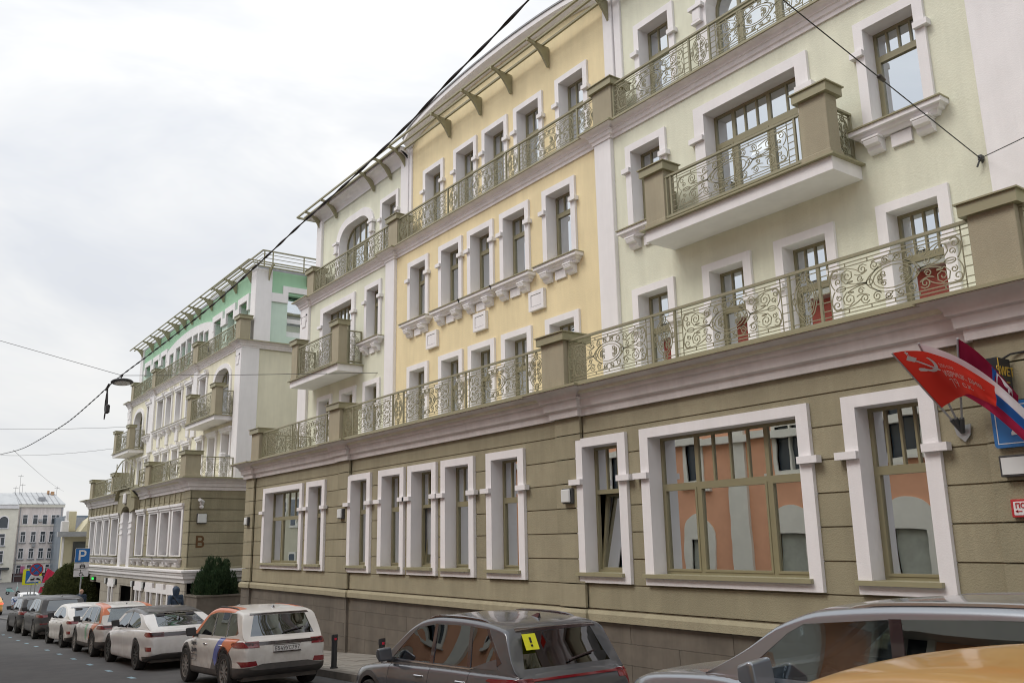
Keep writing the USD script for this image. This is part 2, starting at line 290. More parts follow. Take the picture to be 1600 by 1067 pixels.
# ---------------------------------------------------------------- parts that both facades share (facades face -y)
P0, P1, P2 = 10.56, 12.17, 12.68
def rect(x0, x1, z0, z1): return sbox(x0, z0, x1, z1)
def arch_poly(x0, x1, z0, z1, rx, rz):
    """Opening with elliptical upper corners (rx wide, rz high)."""
    t = np.linspace(0, np.pi/2, 9)
    pts = [(x0, z0), (x1, z0)]+[(x1-rx+rx*math.cos(a), z1-rz+rz*math.sin(a)) for a in t]+[(x0+rx-rx*math.sin(a), z1-rz+rz*math.cos(a)) for a in t]
    return Polygon(pts).buffer(0).simplify(1e-4)
def window(b, Y, outer, inner, bars=(), sashes=(), ears=None, sill=None, proud=0.06, deep=0.25, back=0.4, backlook='room', wall=None, hood=None, tilt=None, console=False, ear_w=0.13, glass='glass'):
    """One window of a facade at y = Y: frame > surround, panes, sill and what stands behind the glass."""
    ix0, iz0, ix1, iz1 = inner.bounds; ox0, oz0, ox1, oz1 = outer.bounds
    border = inner.difference(inner.buffer(-0.05, join_style=2))
    barp = unary_union([border]+[sbox(*q).intersection(inner) for q in bars])
    fr = [ext_y(barp, Y+deep, Y+deep+0.07)]
    openings = inner.difference(barp); panes = []
    for p in polys(openings):
        c = p.representative_point(); sash = any(sbox(*s).contains(c) for s in sashes)
        if sash:
            fr.append(ext_y(p.difference(p.buffer(-0.036, join_style=2)), Y+deep-0.012, Y+deep+0.05)); p = p.buffer(-0.036, join_style=2)
        panes.append((p, sash and tilt))
    if tilt:
        keep = fr[:1]; leaf = fr[1:]
        z0 = iz0+0.06
        def lean(m):
            m = m.copy() if isinstance(m, trimesh.Trimesh) else m
            v = m.vertices; h = np.clip(v[:, 2]-z0, 0, None); m.vertices = np.stack([v[:, 0], v[:, 1]+0.06+h*math.tan(tilt), v[:, 2]], 1); return m
        w = part(b, 'window', cat(keep), M['frame'])
        part(w, 'sash', cat([lean(m) for m in leaf]), M['frame'], label='window sash tilted open inwards')
    else:
        w = part(b, 'window', cat(fr), M['frame']); lean = None
    for p, tl in panes:
        q = flat_y(p, Y+deep+0.03, 0.004)
        part(w, 'pane', lean(q) if tl else q, M[glass])
    ring = outer.difference(inner)
    s = [ext_y(ring, Y-proud, Y+deep+0.08)]
    if ears:
        for xa, xb in ((ox0-ear_w, ix0-0.004), (ix1+0.004, ox1+ear_w)): s.append(bx(xa, xb, Y-proud-0.07, Y-0.001, ears-0.05, ears+0.05))
    if hood:
        s.append(bx(ox0-0.07, ox1+0.07, Y-proud-0.09, Y-0.001, oz1-0.02, oz1+0.09)); s.append(bx(ox0-0.03, ox1+0.03, Y-proud-0.045, Y-0.001, oz1-0.12, oz1-0.02))
    if hood == 'key':
        for xa in (ox0+0.02, ox1-0.12): s.append(bx(xa, xa+0.1, Y-proud-0.14, Y-0.001, oz1+0.09, oz1+0.2))
    part(w, 'surround', cat(s), M['white'])
    if sill == 'flat':
        part(w, 'sill', bx(ox0-0.01, ix1+0.06, Y-proud-0.07, Y+deep, iz0-0.055, iz0+0.006), M['olive'])
    elif sill == 'console':
        t = oz0-0.06; e = 0.13
        pr = [(0.0, t), (0.24, t), (0.24, t-0.075), (0.19, t-0.085), (0.17, t-0.13), (0.13, t-0.14), (0.10, t-0.20), (0.0, t-0.20)]
        ss = [sweep([(ox0-e+0.2, Y), (ox0-e+0.2, Y-0.001), (ox1+e-0.2, Y-0.001), (ox1+e-0.2, Y)], pr)]
        cp = Polygon([(0, 0), (-0.21, 0), (-0.225, -0.05), (-0.20, -0.11), (-0.13, -0.135), (-0.115, -0.19), (-0.06, -0.23), (0, -0.23)])
        for xa in (ox0+0.06, ox1-0.30):
            ss.append(ext_x(affinity.translate(cp, Y, t-0.19), xa, xa+0.24))
            ss.append(bx(xa-0.02, xa+0.26, Y-0.235, Y-0.001, t-0.215, t-0.185))
        ss.append(bx(ox0+0.42, ox1-0.42, Y-0.05, Y-0.001, t-0.42, t-0.215))
        sp = part(w, 'sill', cat(ss), M['white'])
        part(sp, 'sill_cover', bx(ox0-e-0.05, ox1+e+0.05, Y-0.27, Y+deep, t, t+0.022), M['olive'])
    if wall is not None: wall.append(outer.buffer(-0.02, join_style=2))
    if backlook:
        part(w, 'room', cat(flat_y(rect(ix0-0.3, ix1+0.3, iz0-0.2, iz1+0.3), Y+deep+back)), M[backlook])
    return w
def plain(x0, x1, z0, z1, sw=0.2, st=0.16, sb=0.17): return rect(x0, x1, z0, z1), rect(x0+sw, x1-sw, z0+sb, z1-st)
def lights(inner, zt, n=3, th=0.10, mull=(), topn=None, mt=0.03):
    """Bars of a window with a row of n small lights above a transom at zt; mull = x of full-height mullions; topn = lights per bay."""
    x0, z0, x1, z1 = inner.bounds; out = [(x0, zt-th/2+.01, x1, zt+th/2-.01)]; sa = []
    xs = [x0+0.03]+list(mull)+[x1-0.03]
    for m in mull: out.append((m-0.036, z0, m+0.036, z1))
    for k in range(len(xs)-1):
        c = (topn[k] if topn else n)
        for i in range(1, c):
            xm = xs[k]+(xs[k+1]-xs[k])*i/c; out.append((xm-mt/2, zt, xm+mt/2, z1))
    sa.append((x0, z0, x1, zt))
    return out, sa

def spiral(cx, cy, r0, a0, turns, sgn=1, r1=0.012, n=26):
    t = np.linspace(0, 1, n); a = a0+sgn*t*turns*2*np.pi; r = r0*(1-t)**0.9+r1*t
    return np.stack([cx+r*np.cos(a), cy+r*np.sin(a)], 1)
def bez(p0, p1, p2, p3, n=14):
    t = np.linspace(0, 1, n)[:, None]; p0, p1, p2, p3 = map(np.array, (p0, p1, p2, p3))
    return (1-t)**3*p0+3*(1-t)**2*t*p1+3*(1-t)*t*t*p2+t**3*p3
_orn = {}
def ornament(kind, w, h):
    """Curves (x, z) of a wrought-iron panel w by h, centred."""
    key = (kind, round(w, 2), round(h, 2))
    if key in _orn: return _orn[key]
    C = []; W, H = w/2, h/2
    if kind == 'scroll':
        ix, iz = W-0.13, H-0.10
        C += [np.array([(-W, iz+0.05), (W, iz+0.05)]), np.array([(-W, -iz-0.05), (W, -iz-0.05)]), np.array([(-ix, -H), (-ix, H)]), np.array([(ix, -H), (ix, H)])]
        C += [np.array([(-ix, iz), (ix, iz)]), np.array([(-ix, -iz), (ix, -iz)])]
        for k in range(5):
            z = -H+0.14+(h-0.28)*k/4
            for s in (-1, 1): C.append(np.array([(s*ix, z), (s*W, z)]))
        for x in np.linspace(-ix*0.72, ix*0.72, 5):
            for s in (-1, 1): C.append(np.array([(x, s*iz), (x, s*(iz+0.05))]))
        s = ix/1.0; q = iz/0.30
        th = np.linspace(0, 2*np.pi, 33)
        C.append(np.stack([0.30*s*np.cos(th), 0.155*q*np.sin(th)], 1)); C.append(np.stack([0.36*s*np.cos(th), 0.20*q*np.sin(th)], 1))
        for sx in (-1, 1):
            for c in (0.62, 0.97):
                C.append(np.array([(sx*(0.40*s), 0), (sx*c*s*0.9, 0.028*q*(1 if c < 0.8 else 0))]))
            C.append(np.stack([sx*(0.82*s+0.075*s*np.cos(th)), 0.035*q*np.sin(th)], 1)); C.append(np.stack([sx*(0.36*s+0.05*s*np.cos(th)), 0.04*q*np.sin(th)], 1))
            for sz in (-1, 1):
                F = np.array([sx, sz])
                for sp in (spiral(0.70*s, 0.165*q, 0.118*q, -2.2, 1.9, 1), spiral(0.45*s, 0.205*q, 0.075*q, 2.6, 1.5, -1), spiral(0.50*s, 0.085*q, 0.05*q, -2.8, 1.3, 1), spiral(0.90*s, 0.215*q, 0.07*q, 2.4, 1.2, -1),
                           spiral(0.09*s, 0.245*q, 0.055*q, 2.8, 1.5, -1), spiral(0.26*s, 0.215*q, 0.068*q, -2.7, 1.5, 1), spiral(0.14*s, 0.065*q, 0.045*q, -2.5, 1.4, 1), spiral(0.19*s, 0.02*q, 0.045*q, 2.2, 1.3, -1), spiral(0.86*s, 0.115*q, 0.045*q, -1.0, 1.2, 1)):
                    C.append(sp*F)
                for bb in (bez((0.40*s, 0.01*q), (0.62*s, 0.0), (0.84*s, 0.10*q), (0.62*s, 0.08*q)), bez((0.92*s, 0.01*q), (1.0*s, 0.10*q), (1.0*s, 0.22*q), (0.93*s, 0.285*q)), bez((0.93*s, 0.285*q), (0.75*s, 0.29*q), (0.62*s, 0.27*q), (0.52*s, 0.20*q)),
                           bez((0.38*s, 0.18*q), (0.45*s, 0.12*q), (0.55*s, 0.13*q), (0.58*s, 0.16*q)), bez((0.02*s, 0.2*q), (0.10*s, 0.3*q), (0.2*s, 0.3*q), (0.30*s, 0.27*q)), bez((0.20*s, 0.17*q), (0.28*s, 0.12*q), (0.36*s, 0.1*q), (0.40*s, 0.02*q))):
                    C.append(bb*F)
    else:
        th = np.linspace(0, 2*np.pi, 33); a, b2 = W*0.80, H*0.78
        C += [np.stack([a*np.cos(th), b2*np.sin(th)], 1), np.stack([a*0.80*np.cos(th), b2*0.86*np.sin(th)], 1)]
        C += [np.array([(-W, H-0.055), (W, H-0.055)]), np.array([(-W, -H+0.055), (W, -H+0.055)])]
        for sz in (-1, 1):
            C.append(np.stack([0.05*np.cos(th), sz*(b2+0.005)+0.075*np.sin(th)], 1)); C.append(np.array([(0, sz*b2*0.9), (0, sz*H)]))
            for sx in (-1, 1):
                F = np.array([sx, sz]); C.append(np.array([(sx*a, sz*0.12), (sx*W, sz*0.12)]))
                for sp in (spiral(a*0.36, H*0.20, a*0.30, 2.6, 1.6, -1), spiral(a*0.30, H*0.42, a*0.22, -2.8, 1.4, 1), spiral(a*0.22, H*0.06, a*0.18, 2.9, 1.2, -1)): C.append(sp*F)
        for sx in (-1, 1): C.append(np.stack([sx*a+0.03*np.cos(th), 0.05*np.sin(th)], 1))
    _orn[key] = C
    return C
def iron(curves, r=0.0060):
    """Thin square bars along curves in the (x, z) plane at y = 0."""
    vs, fs, o = [], [], 0
    for c in curves:
        if len(c) > 16: c = c[::2] if len(c) % 2 else np.vstack([c[::2], c[-1:]])
        t = np.gradient(c, axis=0); t /= np.linalg.norm(t, axis=1, keepdims=True)+1e-12; nr = np.stack([-t[:, 1], t[:, 0]], 1); n = len(c)
        q = np.zeros((n, 4, 3)); 
        for k, (s, y) in enumerate(((1, -1), (1, 1), (-1, 1), (-1, -1))): q[:, k, 0] = c[:, 0]+s*r*nr[:, 0]; q[:, k, 2] = c[:, 1]+s*r*nr[:, 1]; q[:, k, 1] = y*r
        i, j = np.meshgrid(np.arange(n-1), np.arange(4), indexing='ij'); i, j = i.ravel(), j.ravel()
        a, b, d, e = i*4+j, i*4+(j+1) % 4, (i+1)*4+(j+1) % 4, (i+1)*4+j
        vs.append(q.reshape(-1, 3)); fs.append(np.vstack([np.stack([a, b, d], 1), np.stack([a, d, e], 1)])+o); o += n*4
    return trimesh.Trimesh(np.vstack(vs), np.vstack(fs), process=False)
def railing(b, p, q, z0, z1, layout, arch=0.0):
    """Railing from plan point p to q between z0 and z1; layout of 'w' (scroll) and 'o' (oval) bays with relative lengths."""
    p, q = np.array(p, float), np.array(q, float); L = np.linalg.norm(q-p); d = (q-p)/L; tot = sum(k for _, k in layout); s = L/tot
    def place(m):
        v = m.vertices; m.vertices = np.stack([p[0]+d[0]*v[:, 0]-d[1]*v[:, 1], p[1]+d[1]*v[:, 0]+d[0]*v[:, 1], v[:, 2]], 1); return m
    ms = [bx(0, L, -0.035, 0.035, z0, z0+0.05)]
    if arch:
        xs = np.linspace(0, L, 13); top = z1+arch*np.sin(np.pi*xs/L); ms.append(tube(np.stack([xs, 0*xs, top-0.02], 1), 0.03, 4))
    else: ms.append(bx(0, L, -0.028, 0.028, z1-0.04, z1))
    x = 0.0; pan = []
    ms.append(bx(0.0, 0.045, -0.022, 0.022, z0+0.05, z1-0.045)); ms.append(bx(L-0.045, L, -0.022, 0.022, z0+0.05, z1-0.045))
    for k, (kind, ln) in enumerate(layout):
        w = ln*s
        if k: ms.append(bx(x-0.019, x+0.019, -0.02, 0.02, z0+0.05, z1-0.045+(arch*0.9 if arch else 0)))
        pan.append((kind, x+w/2, w-0.045)); x += w
    r = part(b, 'railing', place(cat(ms)), M['rail'])
    for kind, xc, w in pan:
        if w < 0.12: continue
        h = z1-z0-0.095
        m = iron(ornament('scroll' if kind == 'w' else 'oval', w, h)); m.apply_translation([xc, 0, (z0+z1)/2+0.0025])
        part(r, 'scroll_panel' if kind == 'w' else 'oval_panel', place(m), M['rail'])
def pier(b, x0, x1, y0, y1, z0, z1, o=0.07, foot=True):
    m = [cbx(x0, x1, y0, y1, z0, z1-0.16, 0.006)]
    if foot: m.append(cbx(x0-0.025, x1+0.025, y0-0.025, y1+0.025, z0, z0+0.11, 0.01))
    p = part(b, 'pier', cat(m), M['pier'])
    part(p, 'pier_cap', cat(bx(x0-o, x1+o, y0-o, y1+o, z1-0.17, z1-0.02), bx(x0-o-0.03, x1+o+0.03, y0-o-0.03, y1+o+0.03, z1-0.02, z1)), M['olive'])
def balcony(b, xa, xb, Yw, yf, z0, z1, pw=0.5, top=8.48, pd=0.30):
    """Projecting balcony: white slab > flashing; two corner piers, railings in front and at the sides."""
    s = part(b, 'balcony_slab', cat(bx(xa+0.08, xb-0.08, yf+0.08, Yw-0.001, z0, z1-0.03)), M['white'])
    part(s, 'flashing', bx(xa, xb, yf, Yw-0.002, z1-0.03, z1), M['olive'])
    pier(b, xa+0.1, xa+0.1+pw, yf+0.1, yf+0.1+pd, z1, top+0.18); pier(b, xb-0.1-pw, xb-0.1, yf+0.1, yf+0.1+pd, z1, top+0.18)
    L = xb-xa-2*pw-0.2
    railing(b, (xa+0.1+pw, yf+0.16), (xb-0.1-pw, yf+0.16), z1+0.08, top-0.12, [('b', 0.14), ('w', L-0.28), ('b', 0.14)])
    for x in (xa+0.18, xb-0.18): railing(b, (x, yf+0.1+pd), (x, Yw), z1+0.08, top-0.12, [('o', 1.0)])
def cove(z0, z1, o, flash=0.05):
    """Cornice profile from the wall at z0 up to a tip at offset o, height z1 (under its metal flashing)."""
    h = z1-z0
    p = [(0.0, z0), (0.10*o+0.01, z0), (0.12*o+0.01, z0+0.26*h), (0.30*o, z0+0.31*h), (0.34*o, z0+0.58*h), (0.46*o, z0+0.62*h), (0.46*o, z0+0.66*h)]
    p += [(0.46*o+0.46*o*(1-math.cos(a)), z0+0.66*h+0.27*h*math.sin(a)) for a in np.linspace(0, np.pi/2, 6)]
    return p+[(0.96*o, z0+0.94*h), (0.96*o, z1), (-0.02, z1)]
def cornice(b, path, z0, z1, o, label=None):
    c = part(b, 'cornice', sweep(path, cove(z0, z1, o)), M['cornice2' if z0 > 9 or b != A else 'cornice'], smooth=28, label=label)
    part(c, 'flashing', sweep(path, [(-0.02, z1), (o+0.02, z1-0.012), (o+0.02, z1+0.03), (-0.02, z1+0.045)]), M['olive'])
def courses(b, zj, x0, x1, Y, holes, gap=0.010, name='wall_block', mats=('brown', 'brown2'), thick=0.02, cuts=()):
    """Rusticated wall: each course cut by the openings into blocks that stand proud of recessed joints."""
    for k in range(len(zj)-1):
        g = rect(x0, x1, zj[k]+gap, zj[k+1]-gap)
        if holes: g = g.difference(unary_union(holes))
        if cuts: g = g.difference(unary_union([rect(c-0.004, c+0.004, zj[k]-1, zj[k+1]+1) for c in (cuts(k) if callable(cuts) else cuts)]))
        for p in polys(g):
            if p.bounds[2]-p.bounds[0] < 0.03: continue
            part(b, name, ext_y(p, Y-thick, Y), M[mats[rng.randrange(len(mats))]])
def courses_x(b, zj, y0, y1, X, gap=0.012, name='wall_block', mats=('brown', 'brown2'), thick=0.04, s=1):
    for k in range(len(zj)-1):
        part(b, name, bx(*(sorted((X, X+s*thick))), y0, y1, zj[k]+gap, zj[k+1]-gap), M[mats[rng.randrange(len(mats))]])
def bracket(b, x, Y, z0=13.42, z1=13.97, out=0.68, zt=14.05, th=0.055, axis='y'):
    t = np.linspace(0, 1, 9); lower = [(-0.06-(out-0.06)*a, z0+(zt-0.09-z0)*(1-(1-a)**2.2)) for a in t]
    pg = Polygon([(0, z0), (0, z1), (-out*0.5, zt-0.06), (-out, zt)]+[(-out, zt-0.08)]+lower[::-1])
    if axis == 'y': part(b, 'roof_bracket', ext_x(affinity.translate(pg, Y, 0), x-th/2, x+th/2), M['olive'])
    else: part(b, 'roof_bracket', ext_y(affinity.translate(affinity.scale(pg, -1, 1, origin=(0, 0)), x, 0), Y-th/2, Y+th/2), M['olive'])

# ---------------------------------------------------------------- main apartment building
A = thing('apartment_building', 'long four storey building of yellow and pale plaster over a brown ground floor, with terraces', 'building', (-30.4, P0, zs(-30)))
XR, YB = 3.0, 22.0
GZ = [0.49, 0.905, 1.34, 1.79, 2.244, 2.696, 3.148, 3.60, 3.96]
holes0 = []
W0 = [('b', -28.83, -25.50, [0.30], [1, 4]), ('n', -25.19, -23.84), ('n', -22.31, -20.95), ('n', -20.49, -19.13), ('t', -18.94, -17.59), ('n', -17.37, -16.0), ('n', -15.51, -14.16), ('t', -12.53, -11.17), ('b', -10.81, -7.43, [0.27, 0.74], [1, 4, 1]), ('r', -6.89, -5.60)]
for k, w in enumerate(W0):
    o, i = plain(w[1], w[2], 0.93, 3.50); x0, _, x1, _ = i.bounds
    if w[0] == 'b': bars, sa = lights(i, 2.52, mull=[x0+(x1-x0)*m for m in w[3]], topn=w[4])
    else: bars, sa = lights(i, 2.52, n=4 if w[0] == 'r' else 3)
    window(A, P0-0.04, o, i, bars, sa, ears=2.71, sill='flat', wall=holes0, proud=0.05, tilt=math.radians(7) if w[0] == 't' else None, backlook='room' if k in (0, 7, 8, 9) else 'blind', back=0.55 if k in (0, 7, 8, 9) else 0.12)
holes_b = [h.buffer(-0.03, join_style=2) for h in holes0]
PIL = [(-30.52, -29.72), (-22.92, -22.20), (-13.10, -12.36), (-5.02, XR+0.0)]
part(A, 'wall', ext_y(rect(-30.45, XR, 0.3, 3.98).difference(unary_union(holes_b)), P0, P0+0.22), M['joint'], label='recessed joints of the brown ground floor wall')
edges = [-30.52]+[e for p in PIL for e in p]
segs = [(PIL[k][1], PIL[k+1][0]) for k in range(3)]
for xa, xb in segs: courses(A, GZ, xa+0.002, xb-0.002, P0, holes0)
for xa, xb in PIL: courses(A, GZ, xa, xb, P0-0.041, holes0, thick=0.055)
courses_x(A, GZ, P0-0.05, 18, -30.455, s=-1)
def pbreak(y, d=0.1, right=XR):
    pts = [(-30.52, 18.0), (-30.52, y-d), (-29.72, y-d), (-29.72, y)]
    for xa, xb in PIL[1:3]: pts += [(xa, y), (xa, y-d), (xb, y-d), (xb, y)]
    return pts+[(-5.02, y), (-5.02, y-d), (right, y-d)]
base = pbreak(P0-0.04, 0.055)
part(A, 'plinth_band', sweep(base, [(0, 0.29), (0.075, 0.29), (0.075, 0.41), (0.03, 0.46), (0, 0.47)]), M['brown2'])
part(A, 'plinth_core', bx(-30.40, XR, P0+0.06, P0+0.3, -3.2, 0.3), M['joint'])
PZ = [-1.74, -1.40, -1.06, -0.72, -0.38, -0.04, 0.29]
def pcuts(k): return [x for x in np.arange(-30+1.1*(k % 2), XR, 2.2)]
for xa, xb in segs: courses(A, PZ, xa+0.002, xb-0.002, P0+0.06, None, 0.0025, 'plinth_slab', ('granite', 'granite2'), 0.09, pcuts)
for xa, xb in PIL: courses(A, PZ, xa, xb, P0+0.06, None, 0.003, 'plinth_slab', ('granite', 'granite2'), 0.16, pcuts)
courses_x(A, PZ, P0-0.09, 18, -30.44, 0.003, 'plinth_slab', ('granite', 'granite2'), s=-1)
cornice(A, pbreak(P0-0.04, 0.09), 3.92, 4.42, 0.42)
part(A, 'terrace_floor', bx(-30.4, XR, P0-0.3, P1, 4.30, 4.455), M['pale'])
# upper walls with their openings
holes1, holes2 = [], []
YL = [(-22.0, -20.8), (-20.22, -19.0), (-18.72, -17.5), (-17.2, -15.96), (-15.42, -14.2)]
D2 = [(-28.45, -27.25), (-26.62, -25.42), (-24.87, -23.73)]+YL+[(-12.5, -11.33), (-10.6, -9.47), (-8.96, -7.77), (-7.02, -5.87)]
for k, (xa, xb) in enumerate(D2):
    o, i = plain(xa, xb, 4.46, 6.65, 0.17, 0.15, 0.03); bars, sa = lights(i, 5.78, n=4 if k > 9 else 3)
    window(A, P1, o, i, bars, sa, ears=5.80, wall=holes1, backlook='blind' if k % 3 else 'curtain', back=0.2 if k < 8 else 0.5, ear_w=0.07)
for k, (xa, xb) in enumerate(YL+[(-24.87, -23.73), (-12.5, -11.33), (-7.05, -5.88)]):
    o, i = plain(xa, xb, 7.98, 9.82, 0.16, 0.16, 0.02); bars, sa = lights(i, 9.20, n=4 if k == 7 else 3)
    window(A, P1, o, i, bars, sa, ears=9.25, sill='console', wall=holes1, backlook='blind' if k % 3 != 1 else 'room', back=0.25, ear_w=0.07)
for xa, xb in ((-28.39, -25.6), (-10.55, -7.95)):
    o, i = plain(xa, xb, 7.42, 9.84, 0.25, 0.2, 0.03); x0, _, x1, _ = i.bounds
    bars, sa = lights(i, 9.02, mull=[x0+(x1-x0)*0.22, x0+(x1-x0)*0.61], topn=[1, 3, 2]); bars += [(x0+(x1-x0)*0.22, 8.97, x1, 9.07)]
    window(A, P1, o, i, bars, sa, ears=9.16, wall=holes1, backlook='curtain' if xa < -20 else 'room', back=0.5, ear_w=0.1)
for k, (xa, xb) in enumerate(YL+[(-24.87, -23.6), (-12.57, -11.37), (-7.05, -5.9)]):
    o, i = plain(xa, xb, 10.56, 12.92, 0.15, 0.15, 0.03); bars, sa = lights(i, 12.12, n=3)
    window(A, P2, o, i, bars, sa, ears=12.20, wall=holes2, backlook='blind' if k % 2 else 'room', back=0.25, ear_w=0.07)
for xa, xb in ((-28.35, -25.35), (-10.75, -7.75)):
    o = arch_poly(xa, xb, 10.56, 13.10, 0.95, 0.75); i = arch_poly(xa+0.28, xb-0.28, 10.59, 12.83, 0.80, 0.60)
    x0, _, x1, _ = i.bounds; bars, sa = lights(i, 12.05, mull=[x0+(x1-x0)*0.24, x0+(x1-x0)*0.62], topn=[1, 2, 2])
    w = window(A, P2, o, i, bars, sa, wall=holes2, backlook='room', back=0.5)
    for xe in (xa-0.10, xb-0.26):
        part(w, 'impost', cat(bx(xe, xe+0.36, P2-0.17, P2-0.001, 12.30, 12.38), cbx(xe+0.07, xe+0.29, P2-0.14, P2-0.001, 12.02, 12.30, 0.02), bx(xe+0.05, xe+0.31, P2-0.15, P2-0.001, 11.97, 12.02)), M['white'])
lit = emit_look('office_ceiling_light', (1.0, 0.97, 0.92), 1.6)
for xa, xb, z in ((-6.12, -5.80, 9.05), (-9.75, -9.05, 8.72)):
    t_ = thing('ceiling_light', 'lit ceiling panel seen through the %s' % ('big top right window' if xa > -8 else 'balcony doors on the right'), 'lamp', (xa, P1+.6, z)); part(t_, 'panel', trimesh.Trimesh(np.array([[xa, P1+.58, z], [xb, P1+.58, z+.05], [xb+.1, P1+.64, z+.30], [xa+.12, P1+.64, z+.22]]), np.array([[0, 1, 2], [0, 2, 3]]), process=False), lit)
hu1, hu2 = unary_union([h.buffer(-0.02, join_style=2) for h in holes1]), unary_union([h.buffer(-0.02, join_style=2) for h in holes2])
SEC = [(-30.1, -23.06, 'pale'), (-23.06, -13.16, 'yellow'), (-13.16, XR, 'pale')]
for xa, xb, m in SEC:
    part(A, 'wall', ext_y(rect(xa, xb, 4.42, 10.4).difference(hu1), P1, P1+0.3), M[m])
def gable(x): return 13.96+0.61*math.sqrt(max(0.0, 1-((x+18.13)/4.72)**2))**1.0
gx = np.linspace(-23.06, -13.16, 25)
part(A, 'wall', ext_y(rect(-30.1, -23.06, 10.3, 13.75).difference(hu2), P2, P2+0.3), M['pale'])
part(A, 'wall', ext_y(rect(-13.16, XR, 10.3, 14.05).difference(hu2), P2, P2+0.3), M['pale'])
part(A, 'wall', ext_y(Polygon([(-23.06, 10.3), (-13.16, 10.3)]+[(x, gable(np.clip(x, -22.85, -13.41))+0.05) for x in gx[::-1]]).difference(hu2), P2, P2+0.3), M['yellow'])
part(A, 'side_wall', cat(bx(-30.1, -29.85, P1+0.3, YB, 4.42, 10.4), bx(-30.0, -29.85, P2+0.3, YB, 10.4, 13.7)), M['pale'])
part(A, 'end_wall', bx(XR-0.3, XR, P0+0.3, YB, -0.5, 14.0), M['pale'])
part(A, 'back_wall', bx(-30.0, XR, YB, YB+0.3, -2.5, 14.0), M['pale'])
part(A, 'roof', cat(bx(-30.0, XR, P2+0.2, YB+0.3, 13.78, 13.95), bx(-22.9, -13.3, P2+0.31, YB, 13.95, 14.2)), M['flash'])
part(A, 'inner_floor', cat(bx(-29.8, XR-0.3, P1+1.2, YB, 4.1, 4.3), bx(-29.8, XR-0.3, P0+1.4, P0+1.5, -0.5, 4.1), bx(-29.8, XR-0.3, P1+1.5, P1+1.6, 4.3, 13.7)), M['room'])
# pilasters
for xa, xb, y, z0, z1 in ((-30.14, -29.38, P1, 4.44, 10.26), (-23.35, -22.77, P1, 4.44, 10.26), (-13.43, -12.90, P1, 4.44, 10.26), (-5.25, -4.28, P1, 4.44, 10.26),
                          (-30.06, -29.62, P2, 10.50, 13.7), (-23.36, -22.88, P2, 10.50, 13.98), (-22.87, -22.72, P2+0.04, 10.50, 13.98), (-13.52, -13.22, P2, 10.50, 14.05), (-13.20, -12.98, P2+0.04, 10.50, 14.0)):
    pl = part(A, 'pilaster', cbx(xa, xb, y-0.10, y+0.02, z0, z1, 0.012), M['white'])
    if xa < -30.1:
        part(pl, 'capital', cat(bx(xa+0.1, xb-0.1, y-0.13, y-0.1, 9.86, 9.92), bx(xa+0.1, xa+0.17, y-0.13, y-0.1, 9.66, 9.92), bx(xb-0.17, xb-0.1, y-0.13, y-0.1, 9.66, 9.92), cbx(xa+0.22, xb-0.22, y-0.13, y-0.1, 9.45, 9.84, 0.02)), M['white'])
for xc in (-20.55, -18.12, -15.70):
    q = part(A, 'wall_plaque', cat(ext_y(rect(xc-0.29, xc+0.29, 6.96, 7.43).difference(rect(xc-0.2, xc+0.2, 7.05, 7.34)), P1-0.09, P1-0.001), bx(xc-0.185, xc+0.185, P1-0.08, P1-0.001, 7.065, 7.325)), M['white'])
c2 = [(-30.14, 20.0), (-30.14, P1-0.10), (-29.38, P1-0.10), (-29.38, P1)]
for xa, xb in ((-23.35, -22.77), (-13.43, -12.90)): c2 += [(xa, P1), (xa, P1-0.09), (xb, P1-0.09), (xb, P1)]
cornice(A, c2+[(-5.25, P1), (-5.25, P1-0.1), (XR, P1-0.1)], 10.19, 10.47, 0.25)
part(A, 'terrace_floor', bx(-30.0, XR, P1-0.05, P2+0.1, 10.35, 10.50), M['pale'])
# terrace piers and railings
BR = P0-0.26
for xa, xb in ((-29.35, -28.62), (-23.0, -22.30), (-13.10, -12.42), (-4.76, -4.22)): pier(A, xa, xb, BR-0.12, BR+0.45, 4.46, 5.52, foot=False)
railing(A, (-28.62, BR), (-23.0, BR), 4.48, 5.36, [('o', 0.45), ('w', 2.15), ('o', 0.5), ('w', 2.1), ('o', 0.4)])
railing(A, (-22.30, BR), (-13.10, BR), 4.48, 5.36, [('o', 0.62), ('w', 2.25), ('o', 0.55), ('w', 2.25), ('o', 0.55), ('w', 2.25), ('o', 0.62)])
railing(A, (-12.42, BR), (-4.76, BR), 4.48, 5.36, [('w', 2.25), ('o', 0.52), ('w', 2.25), ('o', 0.5), ('w', 2.15)])
railing(A, (-4.22, BR), (XR, BR), 4.48, 5.36, [('w', 2.2), ('o', 0.5), ('w', 2.2), ('o', 0.5), ('w', 1.5)])
railing(A, (-29.0, BR+0.45), (-29.0, P1), 4.48, 5.36, [('o', 0.5), ('w', 0.9)])
R2 = P1-0.16
for xa, xb in ((-29.3, -28.72), (-22.95, -22.38), (-13.28, -12.68)): pier(A, xa, xb, R2-0.06, R2+0.4, 10.50, 11.50, foot=False)
railing(A, (-28.72, R2), (-22.95, R2), 10.51, 11.34, [('o', 0.5), ('w', 2.2), ('o', 0.5), ('w', 2.2), ('o', 0.4)])
railing(A, (-22.38, R2), (-13.28, R2), 10.51, 11.34, [('o', 0.6), ('w', 2.25), ('o', 0.55), ('w', 2.25), ('o', 0.55), ('w', 2.25), ('o', 0.6)])
railing(A, (-12.68, R2), (-5.2, R2), 10.51, 11.34, [('w', 2.25), ('o', 0.52), ('w', 2.25), ('o', 0.5), ('w', 2.0)])
railing(A, (-29.2, R2+0.4), (-29.2, P2), 10.51, 11.34, [('o', 0.5)])
balcony(A, -11.37, -7.12, P1, 11.30, 7.18, 7.43)
balcony(A, -29.02, -24.93, P1, 11.22, 7.00, 7.24)
